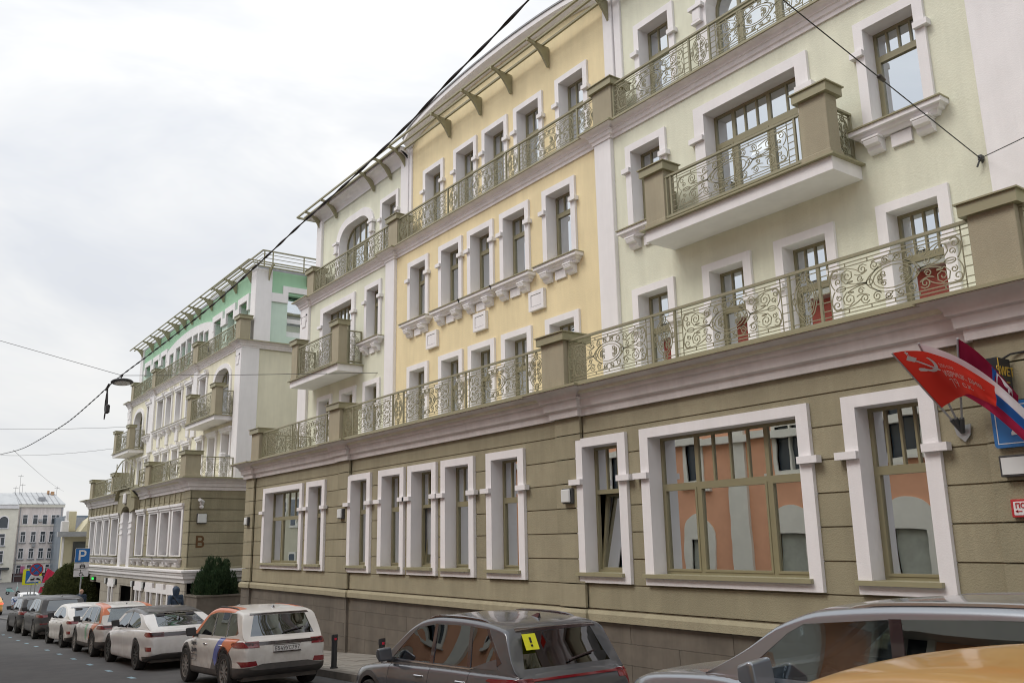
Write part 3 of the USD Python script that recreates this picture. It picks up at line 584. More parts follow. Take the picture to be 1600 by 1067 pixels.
# eaves, curved gable band, roof brackets and rails
for xa, xb, zz in ((-30.06, -22.9, 13.62), (-13.3, XR, 14.0)):
    pth = ([(xa, 20.0)] if xa < -20 else [])+[(xa, P2-0.05), (xb, P2-0.05)]
    e = part(A, 'eave', sweep(pth, [(0.0, zz)]+[(0.30*(1-math.cos(a)), zz+0.28*math.sin(a)) for a in np.linspace(0, np.pi/2, 6)]+[(0.32, zz+0.29), (0.32, zz+0.38), (0.0, zz+0.40)]), M['white'], smooth=30)
    part(e, 'flashing', sweep(pth, [(0, zz+0.40), (0.35, zz+0.385), (0.35, zz+0.415), (0, zz+0.44)]), M['flash'])
prof = [(0.0, 0.0), (0.06, 0.0), (0.30, 0.16), (0.30, 0.30), (0.0, 0.32)]
def band(prof, xs, y, zf):
    v = np.array([[x, y-o, zf(x)+z] for x in xs for o, z in prof]); k = len(prof); f = []
    for i in range(len(xs)-1):
        for j in range(k):
            a, b, c, d = i*k+j, i*k+(j+1) % k, (i+1)*k+(j+1) % k, (i+1)*k+j; f += [[a, b, c], [a, c, d]]
    for j in range(1, k-1): f += [[0, j+1, j], [(len(xs)-1)*k, (len(xs)-1)*k+j, (len(xs)-1)*k+j+1]]
    return trimesh.Trimesh(v, np.array(f), process=False)
gb = part(A, 'gable_cornice', band(prof, np.linspace(-22.86, -13.40, 29), P2-0.001, gable), M['white'], smooth=30)
part(gb, 'flashing', band([(-0.25, 0.33), (0.33, 0.30), (0.33, 0.345), (-0.25, 0.38)], np.linspace(-22.86, -13.40, 29), P2-0.001, gable), M['flash'])
for x in (-29.85, -28.40, -25.37, -24.15, -23.08, -20.43, -18.77, -17.30, -15.67, -13.33, -11.6, -10.0, -8.3): bracket(A, x, P2-0.02)
bracket(A, -30.02, 14.2, axis='x', out=-0.68)
for k, (o, z) in enumerate(((0.66, 14.02), (0.44, 13.99), (0.22, 13.95))):
    part(A, 'eave_rail', cat(bx(-30.06-o, XR, P2-o-0.028, P2-o+0.028, z, z+0.055), bx(-30.06-o-0.035, -30.06-o+0.035, P2-o+0.035, 20, z, z+0.07)), M['olive'])

# ---------------------------------------------------------------- second building, green top storey
Q0, Q1, Q2, XA, XBR = 10.56, 12.35, 12.86, -58.4, -37.3
M['cream_wall'] = look('cream_stucco', (0.74, 0.71, 0.565), 0.9, 0.05, 0.9, 0.6, 34, stain=0.07)
M['green'] = look('green_stucco', (0.34, 0.56, 0.385), 0.9, 0.05, 1.2, 0.4, 38, stain=0.05)
M['mint'] = look('mint_stucco', (0.55, 0.68, 0.60), 0.9, 0.05, 1.2, 0.4, 38, stain=0.05)
M['stone'] = look('pale_stone', (0.36, 0.33, 0.28), 0.8, 0.08, 2.0, 0.2, 50, stain=0.12)
M['garage'] = look('garage_door', (0.085, 0.082, 0.07), 0.7, 0.1, 2.0)
M['reveal'] = look('white_reveal', (0.66, 0.68, 0.72), 0.85, 0.03, 2.0)
B = thing('apartment_building', 'smaller building further down the street with green top storey and brown ground floor', 'building', (XBR, Q0, zs(-40)))
hb0 = []
for xa, xb in ((-57.45, -55.85), (-55.62, -53.95), (-53.72, -52.15), (-51.75, -49.9), (-46.05, -44.5), (-43.75, -42.0), (-41.8, -40.02), (-39.82, -38.1)):
    o, i = plain(xa, xb, 1.26, 3.35, 0.22, 0.2, 0.05); bars, sa = lights(i, 2.6, n=2)
    window(B, Q0-0.04, o, i, bars, sa, wall=hb0, hood=True, sill='console', proud=0.08, deep=0.45, back=0.2, backlook='blind')
hbu = unary_union([h.buffer(-0.03, join_style=2) for h in hb0])
part(B, 'wall', ext_y(rect(XA+0.05, XBR-0.05, 0.5, 3.98).difference(hbu).difference(rect(-48.6, -46.9, 0.7, 3.5)), Q0, Q0+0.3), M['joint'])
BPIL = [(-58.45, -57.55), (-52.08, -51.82), (-49.85, -49.3), (-46.1, -45.95), (-44.42, -43.82), (-38.05, -37.28)]
BZ = [0.80, 1.25, 1.76, 2.22, 2.68, 3.14, 3.60, 3.96]
for k in range(5):
    if k != 2: courses(B, BZ, BPIL[k][1]+0.002, BPIL[k+1][0]-0.002, Q0, hb0, thick=0.03)
courses(B, BZ, -49.3+0.002, -46.1-0.002, Q0, hb0+[rect(-48.75, -46.65, 0.5, 3.7)], thick=0.03)
for xa, xb in BPIL: courses(B, BZ, xa, xb, Q0-0.031, hb0, thick=0.06)
for x in np.arange(-57.2, -38.3, 0.87):
    if not -50 < x < -45.8 and all(abs(x-(a+b)/2) > 0.6 for a, b in BPIL): part(B, 'keystone', ext_y(Polygon([(x-0.10, 3.52), (x+0.10, 3.52), (x+0.15, 3.88), (x-0.15, 3.88)]), Q0-0.07, Q0-0.032), M['brown2'])
courses_x(B, BZ, Q0-0.05, 11.75, XBR-0.04, s=1, thick=0.06); courses_x(B, BZ, 11.76, 24, XBR-0.05, s=1, thick=0.04)
part(B, 'side_wall', cat(bx(XBR-0.3, XBR-0.06, Q0+0.3, 24, -3, 3.98)), M['joint'])
for x0 in (-48.85, -46.95): part(B, 'entrance_pilaster', cat(cbx(x0-0.28, x0+0.28, Q0-0.22, Q0+0.2, 0.72, 3.42, 0.02), *[bx(x0-0.3, x0+0.3, Q0-0.25, Q0-0.2, 2.3+0.28*k, 2.36+0.28*k) for k in range(3)]), M['white'])
part(B, 'niche', bx(-48.6, -47.2, Q0+0.25, Q0+0.45, 0.72, 3.6), M['reveal'])
th = np.linspace(0, np.pi, 15)
arc = Polygon([(-49.7, 3.5)]+[(-47.9-1.85*math.cos(a), 3.95+0.78*math.sin(a)) for a in th]+[(-46.1, 3.5)]+[(-47.9+0.9*math.cos(a), 3.35+0.35*math.sin(a)) for a in th])
pd = part(B, 'pediment', ext_y(arc, Q0-0.28, Q0+0.25), M['brown'])
part(pd, 'crest', cbx(-48.12, -47.68, Q0-0.40, Q0-0.27, 3.82, 4.35, 0.05), M['white'])
part(pd, 'pediment_cap', band([(-0.1, 0.0), (0.46, 0.0), (0.46, 0.05), (-0.1, 0.06)], np.linspace(-49.74, -46.06, 15), Q0, lambda x: 3.95+0.78*math.sqrt(max(0, 1-((x+47.9)/1.85)**2))), M['olive'])
cornice(B, [(XA-0.05, 24), (XA-0.05, Q0-0.08), (-57.5, Q0-0.08), (-57.5, Q0-0.03), (-49.85, Q0-0.03)], 3.94, 4.42, 0.46)
cornice(B, [(-45.95, Q0-0.03), (-44.42, Q0-0.03), (-44.42, Q0-0.12), (-43.8, Q0-0.12), (-43.8, Q0-0.03), (-38.05, Q0-0.03), (-38.05, Q0-0.09), (XBR+0.02, Q0-0.09), (XBR+0.02, 11.7), (XBR-0.03, 11.7), (XBR-0.03, 24)], 3.94, 4.42, 0.46)
part(B, 'terrace_floor', bx(XA, XBR, Q0-0.3, Q1, 4.30, 4.455), M['cream_wall'])
part(B, 'belt', sweep([(XA, 24), (XA, Q0-0.06), (XBR, Q0-0.06), (XBR, 24)], [(0, 0.22), (0.06, 0.22), (0.08, 0.34), (0.16, 0.40), (0.16, 0.52), (0.20, 0.54), (0.20, 0.62), (0.26, 0.64), (0.26, 0.71), (0, 0.78)]), M['white'])
part(B, 'ledge', sweep([(XA, 24), (XA, Q0-0.06), (XBR, Q0-0.06), (XBR, 24)], [(0, 0.72), (0.14, 0.72), (0.14, 0.80), (0, 0.84)]), M['brown2'])
# basement storey on the street: stone wall, garage doors, white stepped window heads
DO = [(-56.3, -53.4), (-48.75, -46.35), (-46.1, -45.55)]
hbb = unary_union([rect(a, b, -3, -0.18) for a, b in DO]+[rect(a, a+0.62, -3, -0.30) for a in (-50.9, -45.3+0.3, -43.0, -41.15, -39.5)])
courses(B, [-2.6, -2.1, -1.6, -1.1, -0.6, -0.1, 0.23], XA, XBR, Q0, [hbb], 0.006, 'stone_block', ('stone', 'stone'), 0.08, lambda k: np.arange(XA+0.5*(k % 2), XBR, 1.3))
for a, b in DO:
    for k in range(5): part(B, 'garage_panel', bx(a, b, Q0+0.5, Q0+0.55, -2.5+k*0.47+0.01, -2.5+(k+1)*0.47), M['garage'])
part(B, 'basement_wall', bx(XA+0.1, XBR-0.1, Q0+0.7, Q0+0.8, -3, 0.3), M['room'])
for xa, xb, steps in ((-51.35, -49.85, [-50.6]), (-45.5, -43.95, [-44.7]), (-43.4, -38.35, [-42.7, -40.85, -39.2])):
    g = unary_union([rect(xa, xb, -0.30, -0.12)]+[rect(c-0.62, c+0.62, -0.12, 0.1) for c in steps]+[rect(c-0.45, c-0.31, -2.4, -0.3) for c in steps]+[rect(c+0.31, c+0.45, -2.4, -0.3) for c in steps])
    wf = part(B, 'window_frame', ext_y(g, Q0-0.16, Q0+0.25), M['white'])
    part(wf, 'pane', cat(*[flat_y(rect(c-0.31, c+0.31, -2.4, -0.3), Q0+0.2) for c in steps]), M['glass'])
# upper storeys
hq1, hq2 = [], []
for k, (xa, xb) in enumerate(((-56.95, -55.85), (-55.15, -54.0), (-53.5, -52.5), (-51.3, -50.05), (-49.65, -48.35), (-47.75, -46.4), (-45.75, -44.4), (-43.35, -42.2), (-41.55, -40.25), (-39.6, -38.2))):
    o, i = plain(xa, xb, 4.46, 6.72, 0.17, 0.15, 0.03); bars, sa = lights(i, 5.8, n=2)
    window(B, Q1, o, i, bars, sa, wall=hq1, hood='key' if 2 < k < 7 else True, backlook='blind', back=0.2, deep=0.3)
for k, (xa, xb) in enumerate(((-53.75, -52.55), (-51.45, -50.0), (-49.6, -48.3), (-47.7, -46.4), (-45.75, -44.5), (-43.5, -42.2))):
    o, i = plain(xa, xb, 8.0, 9.80, 0.17, 0.16, 0.03); bars, sa = lights(i, 9.1, n=2)
    window(B, Q1, o, i, bars, sa, wall=hq1, hood='key', sill='console', backlook='blind', back=0.2, deep=0.3)
for xa, xb in ((-57.0, -54.45), (-41.25, -38.6)):
    o = arch_poly(xa, xb, 7.35, 9.85, 1.1, 0.72); i = arch_poly(xa+0.22, xb-0.22, 7.38, 9.63, 0.9, 0.6); x0, _, x1, _ = i.bounds
    bars, sa = lights(i, 8.95, mull=[(x0+x1)/2], topn=[2, 2]); window(B, Q1, o, i, bars, sa, wall=hq1, backlook='curtain', back=0.4, deep=0.3)
F4 = [(-57.0, -55.75), (-54.95, -53.9), (-53.2, -52.2), (-43.25, -42.1), (-41.3, -40.25), (-39.4, -38.35)]
for xa, xb in F4:
    i = rect(xa+0.05, xb-0.05, 10.55, 12.6); o = i.buffer(0.03, join_style=2); bars, sa = lights(i, 11.9, n=2)
    w = window(B, Q2, o, i, bars, sa, wall=hq2, proud=0.0, deep=0.3, backlook='blind', back=0.2)
    part(w, 'window_head', ext_y(rect(xa-0.22, xb+0.22, 12.15, 12.93).difference(rect(xa, xb, 12, 12.63)), Q2-0.10, Q2-0.001), M['white'])
for xa, xb in ((-55.75, -54.95), (-53.9, -53.2), (-42.1, -41.3), (-40.25, -39.4), (-38.35, -37.9), (-57.6, -57.0)):
    part(B, 'wall_band', ext_y(rect(xa+0.22, xb-0.22, 12.15, 12.5), Q2-0.10, Q2-0.001), M['white'])
cb = Polygon([(-52.4, 10.5)]+[(-47.7-4.7*math.cos(a), 12.35+0.78*math.sin(a)) for a in np.linspace(0.0, np.pi, 21)]+[(-43.0, 10.5)])
cw = [(-51.4, -50.6, 12.4), (-50.1, -49.3, 12.55), (-49.1, -48.2, 12.62), (-48.0, -47.1, 12.66), (-46.8, -46.0, 12.62), (-45.7, -45.0, 12.55), (-44.8, -44.1, 12.4)]
for xa, xb, zt in cw:
    i = rect(xa, xb, 10.55, zt); bars, sa = lights(i, 11.9, n=1)
    window(B, Q2-0.08, i.buffer(0.03, join_style=2), i, bars, sa, wall=hq2, proud=0.0, deep=0.35, backlook='blind', back=0.2)
part(B, 'central_bay', ext_y(cb.difference(unary_union(hq2)), Q2-0.08, Q2+0.1), M['white'])
h1, h2 = unary_union([h.buffer(-0.02, join_style=2) for h in hq1]), unary_union([h.buffer(-0.02, join_style=2) for h in hq2])
part(B, 'wall', ext_y(rect(XA, XBR, 4.42, 10.4).difference(h1), Q1, Q1+0.3), M['cream_wall'])
part(B, 'wall', ext_y(rect(XA, XBR, 10.4, 12.5).difference(h2), Q2, Q2+0.3), M['mint'])
part(B, 'wall', ext_y(rect(XA, XBR, 12.5, 13.9).difference(h2).difference(cb), Q2, Q2+0.3), M['green'])
sw_hole = sbox(14.3, 10.9, 16.3, 12.85)
part(B, 'side_wall', cat(bx(XBR-0.3, XBR, Q1+0.3, 24, 4.42, 10.4)), M['cream_wall'])
part(B, 'side_wall', ext_x(Polygon([(Q2+0.3, 10.4), (24, 10.4), (24, 12.55), (Q2+0.3, 12.55)]).difference(sw_hole), XBR-0.3, XBR), M['mint'])
part(B, 'side_wall', ext_x(Polygon([(Q2+0.3, 12.55), (24, 12.55), (24, 13.9), (Q2+0.3, 13.9)]).difference(sw_hole), XBR-0.3, XBR), M['green'])
part(B, 'wall_band', ext_x(Polygon([(13.3, 12.45), (14.3, 12.45), (14.3, 12.98), (16.6, 12.98), (16.6, 13.25), (14.05, 13.25), (14.05, 12.86), (13.3, 12.86)]), XBR, XBR+0.07), M['white'])
part(B, 'roof_terrace_window', cat(bx(XBR-0.5, XBR-0.45, 14.3, 16.3, 10.9, 12.85)), M['glass'])
part(B, 'gallery_roof', cat(bx(XBR-0.4, XBR-0.2, 14.3, 16.3, 11.6, 11.8), bx(XBR-0.45, XBR-0.25, 14.3, 16.3, 10.9, 11.2)), M['white'])
part(B, 'end_wall', cat(bx(XA, XA+0.3, Q1+0.3, 24, -3, 10.4), bx(XA, XA+0.3, Q2+0.3, 24, 10.4, 13.9), bx(XA, XA+0.3, Q0+0.3, Q1+0.3, -3, 3.9), bx(XA, XBR, 24, 24.3, -3, 13.9)), M['cream_wall'])
part(B, 'inner_wall', cat(bx(XA+0.4, XBR-0.4, Q1+1.2, Q1+1.3, 4.4, 13.8), bx(XA+0.4, XBR-0.4, Q0+1.2, Q0+1.3, -2, 4.2)), M['room'])
part(B, 'roof', bx(XA, XBR, Q2-0.02, 24, 13.9, 14.02), M['flash'])
for xa, xb, y, z0, z1 in ((XA-0.06, -57.65, Q1, 4.44, 10.26), (-53.0-0.05, -52.0, Q1, 6.9, 10.26), (-44.35, -43.7, Q1, 6.9, 10.26), (-37.95, XBR, Q1, 4.44, 10.26), (XA-0.04, -57.75, Q2, 10.5, 13.9), (-37.85, XBR, Q2, 10.5, 13.9)):
    pl = part(B, 'pilaster', cbx(xa, xb-0.001, y-0.10, y+0.02, z0, z1, 0.012), M['white'])
    if z1 < 11 and xb-xa > 0.6 and (xb > -38 or xa < -58): part(pl, 'capital', cat(bx(xa+0.08, xb-0.08, y-0.13, y-0.1, 9.86, 9.92), bx(xa+0.08, xa+0.15, y-0.13, y-0.1, 9.66, 9.92), bx(xb-0.15, xb-0.08, y-0.13, y-0.1, 9.66, 9.92), cbx(xa+0.18, xb-0.18, y-0.13, y-0.1, 9.45, 9.84, 0.02)), M['white'])
part(B, 'pilaster', cbx(XBR-0.02, XBR+0.08, Q1-0.1, Q1+0.72, 4.44, 10.26, 0.012), M['white'])
part(B, 'pilaster', cbx(XBR-0.02, XBR+0.08, Q2-0.1, Q2+0.66, 10.5, 13.9, 0.012), M['white'])
for xc in (-50.7, -48.95, -47.05, -45.05): part(B, 'wall_plaque', cbx(xc-0.22, xc+0.22, Q1-0.09, Q1-0.001, 7.0, 7.5, 0.02), M['white'])
cornice(B, [(XA-0.06, 24), (XA-0.06, Q1-0.1), (-57.65, Q1-0.1), (-57.65, Q1), (-52.9, Q1), (-52.9, Q1-0.09), (-52.0, Q1-0.09), (-52.0, Q1), (-44.35, Q1), (-44.35, Q1-0.09), (-43.7, Q1-0.09), (-43.7, Q1), (-37.95, Q1), (-37.95, Q1-0.1), (XBR+0.06, Q1-0.1), (XBR+0.06, 24)], 10.19, 10.47, 0.26)
part(B, 'terrace_floor', bx(XA, XBR, Q1-0.05, Q2+0.1, 10.35, 10.50), M['cream_wall'])
BB = Q0-0.26
for xa, xb in ((-56.9, -56.15), (-51.2, -50.4), (-43.9, -43.15), (-37.95, -37.2)): pier(B, xa, xb, BB-0.12, BB+0.5, 4.46, 5.56, foot=xa > -40)
railing(B, (-56.15, BB), (-51.2, BB), 4.48, 5.36, [('o', 0.5), ('w', 2.2), ('o', 0.5), ('w', 1.8)])
railing(B, (-50.4, BB-0.2), (-45.7, BB-0.2), 4.55, 5.36, [('o', 0.6), ('w', 1.2), ('o', 0.6), ('w', 1.2), ('o', 0.6)], arch=0.7)
railing(B, (-45.6, BB), (-43.9, BB), 4.48, 5.36, [('w', 1.4)])
railing(B, (-43.15, BB), (-37.95, BB), 4.48, 5.36, [('o', 0.5), ('w', 2.0), ('o', 0.5), ('w', 2.0)])
railing(B, (-37.5, BB+0.5), (-37.5, Q1-0.1), 4.48, 5.36, [('o', 0.6), ('o', 0.7)])
R3 = Q1-0.16
for xa, xb in ((-57.4, -56.8), (-52.3, -51.6), (-44.25, -43.45), (-37.75, -37.15)): pier(B, xa, xb, R3-0.06, R3+0.4, 10.50, 11.62, foot=False)
railing(B, (-56.8, R3), (-52.3, R3), 10.51, 11.36, [('o', 0.5), ('w', 2.0), ('o', 0.5), ('w', 1.6)])
railing(B, (-51.6, R3), (-44.25, R3), 10.51, 11.36, [('o', 0.5), ('w', 2.0), ('o', 0.5), ('w', 2.0), ('o', 0.5), ('w', 1.8)])
railing(B, (-43.45, R3), (-37.75, R3), 10.51, 11.36, [('o', 0.5), ('w', 2.0), ('o', 0.5), ('w', 2.0), ('o', 0.5)])
balcony(B, -42.55, -38.0, Q1, 11.42, 7.04, 7.26, pw=0.62)
balcony(B, -58.3, -54.0, Q1, 11.42, 7.04, 7.26, pw=0.62)
for x in (-57.95, -55.6, -53.9, -52.0, -50.0, -48.6, -47.3, -45.9, -43.85, -41.95, -40.1, -38.0): bracket(B, x, Q2-0.02, 13.38, 13.95)
for y in (13.35, 15.2, 17.2): bracket(B, XBR+0.02, y, 13.38, 13.95, axis='x')
for k, (o, z) in enumerate(((0.66, 14.02), (0.44, 13.99), (0.22, 13.95))):
    part(B, 'eave_rail', cat(bx(XA-o, XBR+o, Q2-o-0.025, Q2-o+0.025, z, z+0.05), bx(XBR+o-0.025, XBR+o+0.025, Q2-o+0.025, 20, z, z+0.05)), M['olive'])
rt = [bx(XBR-0.03, XBR+0.03, 13.05, 20, 14.78, 14.84), bx(-45, XBR, 13.02, 13.08, 14.78, 14.84)]+[bx(XBR-0.015, XBR+0.015, 13.05, 20, z, z+0.025) for z in (14.25, 14.45, 14.63)]+[bx(-45, XBR, 13.04, 13.06, z, z+0.025) for z in (14.25, 14.45, 14.63)]
rt += [bx(XBR-0.025, XBR+0.025, y, y+0.05, 14.02, 14.8) for y in (13.1, 13.5, 15.0, 17.0, 19.0)]
part(B, 'roof_railing', cat(rt), M['rail'])
# letter and fittings on its side wall
single('wall_letter', text_x('B', 0.46, XBR+0.02, 10.98, 1.62), look('bronze_letter', (0.11, 0.055, 0.02), 0.5), 'bronze letter B on the brown corner of the green topped building', 'letter')

# ---------------------------------------------------------------- cars
MF = manifold3d.Manifold
def to_mf(v, f):
    m = MF(manifold3d.Mesh(vert_properties=np.asarray(v, np.float32), tri_verts=np.asarray(f, np.uint32)))
    return m
def prism(poly, a, b, axis):
    """Closed prism as a Manifold: polygon (X, z) along Y, (Y, z) along X, or (X, Y) along z."""
    p = np.array(poly, float); s = np.sum(p[:, 0]*np.roll(p[:, 1], -1)-np.roll(p[:, 0], -1)*p[:, 1])
    if s < 0: p = p[::-1]
    m = manifold3d.CrossSection([p]).extrude(b-a)
    if axis == 'y': return m.transform(np.array([[1, 0, 0, 0], [0, 0, -1, b], [0, 1, 0, 0]], float))
    if axis == 'x': return m.transform(np.array([[0, 0, 1, a], [1, 0, 0, 0], [0, 1, 0, 0]], float))
    return m.translate([0, 0, a])
def chaikin(p, n=2):
    p = np.asarray(p, float)
    for _ in range(n):
        q = [p[0]]
        for i in range(len(p)-1): q += [p[i]*0.75+p[i+1]*0.25, p[i]*0.25+p[i+1]*0.75]
        p = np.array(q+[p[-1]])
    return p
def loft(xs, half):
    rings = []
    for x in xs:
        h = half(x); rings.append(np.vstack([h, (h[1:-1]*[-1, 1])[::-1]]))
    R = np.array(rings); n, m = R.shape[:2]
    v = np.concatenate([np.broadcast_to(np.array(xs)[:, None, None], (n, m, 1)), R], 2).reshape(-1, 3)
    c0 = np.array([xs[0], 0, R[0, :, 1].mean()]); c1 = np.array([xs[-1], 0, R[-1, :, 1].mean()]); v = np.vstack([v, c0, c1])
    i, j = np.meshgrid(np.arange(n-1), np.arange(m), indexing='ij'); i, j = i.ravel(), j.ravel()
    a, b, c, d = i*m+j, i*m+(j+1) % m, (i+1)*m+(j+1) % m, (i+1)*m+j; k = np.arange(m)
    f = np.vstack([np.stack([a, b, c], 1), np.stack([a, c, d], 1), np.stack([np.full(m, n*m), (k+1) % m, k], 1), np.stack([np.full(m, n*m+1), (n-1)*m+k, (n-1)*m+(k+1) % m], 1)])
    M0 = to_mf(v, f)
    return M0 if M0.volume() > 0 else to_mf(v, f[:, ::-1])
SUV = dict(belt=[(0, .86), (.05, .95), (.13, 1.0), (.5, 1.02), (1.5, 1.02), (2.6, 1.0), (3.05, .99), (3.3, .97), (3.9, .90), (4.2, .80), (4.33, .70), (4.4, .62)],
           under=[(0, .44), (.1, .36), (.5, .25), (3.9, .24), (4.25, .30), (4.4, .42)], hw=[(0, .80), (.04, .86), (.12, .915), (.35, .965), (.8, 1.0), (3.4, .99), (3.9, .95), (4.15, .87), (4.32, .74), (4.4, .62)],
           roof=[(.10, .99), (.16, 1.05), (.34, 1.38), (.40, 1.50), (.55, 1.55), (.9, 1.60), (1.5, 1.635), (1.9, 1.64), (2.3, 1.60), (2.58, 1.50), (2.9, 1.28), (3.3, .97)],
           side=[[(2.98, 1.06), (2.50, 1.42), (2.40, 1.475), (1.99, 1.53), (1.94, 1.06)], [(1.86, 1.06), (1.91, 1.53), (1.40, 1.535), (1.16, 1.53), (1.06, 1.06)], [(0.99, 1.06), (1.09, 1.525), (.80, 1.51), (.50, 1.20), (.47, 1.10)]],
           pillars=[[(1.86, 1.055), (1.94, 1.055), (1.99, 1.535), (1.91, 1.535)], [(1.06, 1.055), (.99, 1.055), (1.09, 1.53), (1.16, 1.535)], [(.47, 1.10), (.80, 1.515), (.74, 1.515), (.40, 1.14)]],
           rear=(1.07, 1.47, .64, .52), front=(1.04, 1.50, .68, .56), wheels=(.93, 3.55), wr=.35, L=4.4, H=1.64, W=1.83, seam=[(1.90,), (.98,), (2.98,)], topw=.70)
FAST = dict(SUV, belt=[(0, .80), (.05, .92), (.14, 1.0), (.5, 1.02), (1.5, 1.0), (2.6, .96), (3.3, .93), (3.7, .91), (4.4, .83), (4.75, .73), (4.9, .62), (4.97, .55)],
            under=[(0, .42), (.1, .33), (.5, .22), (4.4, .20), (4.8, .24), (4.97, .34)], hw=[(0, .80), (.05, .87), (.15, .93), (.45, .975), (.9, 1.0), (3.9, .99), (4.4, .95), (4.7, .85), (4.9, .70), (4.97, .60)],
            roof=[(.16, 1.0), (.28, 1.06), (.6, 1.17), (1.05, 1.33), (1.5, 1.44), (2.0, 1.51), (2.5, 1.53), (2.9, 1.50), (3.2, 1.40), (3.6, 1.17), (3.95, .94)],
            side=[[(3.50, 1.01), (3.05, 1.32), (2.85, 1.385), (2.36, 1.42), (2.33, 1.01)], [(2.25, 1.02), (2.28, 1.42), (1.75, 1.39), (1.35, 1.29), (1.02, 1.14), (1.0, 1.08), (1.2, 1.03)]],
            pillars=[[(2.25, 1.01), (2.33, 1.01), (2.36, 1.425), (2.28, 1.425)]],
            rear=(1.08, 1.40, .62, .50), front=(1.0, 1.38, .70, .56), wheels=(1.0, 4.0), wr=.37, L=4.97, H=1.53, W=1.98, seam=[(2.29,), (1.25,), (3.5,)], topw=.66)
car_glass = glass_look('car_glass', (0.80, 0.86, 0.92), 0.12, 1.5, through=(0.66, 0.70, 0.70))
dark_glass = glass_look('tinted_car_glass', (0.80, 0.86, 0.92), 0.17, 1.6, through=(0.10, 0.11, 0.12))
def paint(name, c, rough=0.35, metal=0.0, dirt=(0.27, 0.24, 0.205), amount=0.9, coat=0.6):
    return usdkit.material(stage, f'/World/Looks/{name}', {
        'tc': ('texture_coordinate', {}), 'sep': ('separate_xyz', {}), 'h': ('map_range', {'from_min': 0.2, 'from_max': 1.05, 'to_min': 1.0, 'to_max': 0.10, 'clamp': True}),
        'n': ('noise_texture', {'scale': 3.5, 'detail': 7.0, 'roughness': 0.7}), 'nr': ('map_range', {'from_min': 0.30, 'from_max': 0.68, 'to_min': 0.15, 'to_max': 1.0, 'clamp': True}),
        'm': ('math', {'math_type': 'multiply'}), 'm2': ('math', {'math_type': 'multiply', 'value2': amount}), 'mx': ('mix_color', {'blend_type': 'mix', 'a': c, 'b': dirt}),
        'rr': ('mix_float', {'a': rough, 'b': 0.85}), 'cc': ('mix_float', {'a': coat, 'b': 0.0}), 'p': ('principled_bsdf', {'metallic': metal, 'coat_roughness': 0.08})},
        [('tc.object', 'sep.vector'), ('sep.z', 'h.value'), ('tc.object', 'n.vector'), ('n.fac', 'nr.value'), ('h.result', 'm.value1'), ('nr.result', 'm.value2'), ('m.value', 'm2.value1'), ('m2.value', 'mx.fac'),
         ('m2.value', 'rr.fac'), ('m2.value', 'cc.fac'), ('mx.result', 'p.base_color'), ('rr.result', 'p.roughness'), ('cc.result', 'p.coat_weight')], surface='p.BSDF')
K = dict(white=paint('white_car_paint', (0.66, 0.65, 0.63)), white2=paint('white_car_paint_clean', (0.72, 0.72, 0.72), amount=0.6), grey=paint('grey_car_paint', (0.105, 0.112, 0.128), 0.28, 0.55, amount=0.10, coat=0.9), silver=paint('silver_car_paint', (0.30, 0.325, 0.36), 0.28, 0.75, amount=0.06, coat=0.9),
         dark=paint('dusty_dark_car_paint', (0.045, 0.045, 0.05), 0.45, 0.1, dirt=(0.13, 0.12, 0.11), amount=0.9, coat=0.3), taxi=paint('taxi_yellow_paint', (0.62, 0.335, 0.075), 0.33, amount=0.25), orange=paint('orange_film', (0.66, 0.17, 0.055), 0.4, amount=0.4), blue=paint('blue_film', (0.07, 0.10, 0.42), 0.4, amount=0.4),
         charcoal=paint('charcoal_film', (0.055, 0.055, 0.062), 0.5, amount=0.5), mint=paint('mint_film', (0.22, 0.50, 0.30), 0.4, amount=0.4), clad=paint('black_cladding', (0.035, 0.035, 0.038), 0.6, dirt=(0.14, 0.125, 0.11), amount=0.8, coat=0.0),
         red=look('tail_lamp_red', (0.15, 0.008, 0.014), 0.12, coat=1.0), redlit=emit_look('tail_lamp_lit', (1.0, 0.10, 0.06), 2.2), smoke=look('smoked_lamp', (0.02, 0.012, 0.014), 0.15, coat=1.0), chrome=look('chrome', (0.6, 0.6, 0.62), 0.18, metallic=1.0), tyre=look('tyre_rubber', (0.03, 0.029, 0.028), 0.85, 0.3, 6.0),
         rim=look('wheel_rim', (0.28, 0.265, 0.25), 0.4, 0.2, 5.0, metallic=0.5), rimdark=look('dark_wheel_rim', (0.07, 0.068, 0.065), 0.45, 0.2, 5.0, metallic=0.4), seat=look('car_seat', (0.05, 0.05, 0.055), 0.8), plate=look('number_plate', (0.62, 0.62, 0.62), 0.5, 0.1, 8.0), lamp=look('head_lamp', (0.5, 0.52, 0.55), 0.1, coat=1.0),
         headlit=emit_look('head_lamp_lit', (1.0, 0.95, 0.85), 3.0))
_wheels = {}
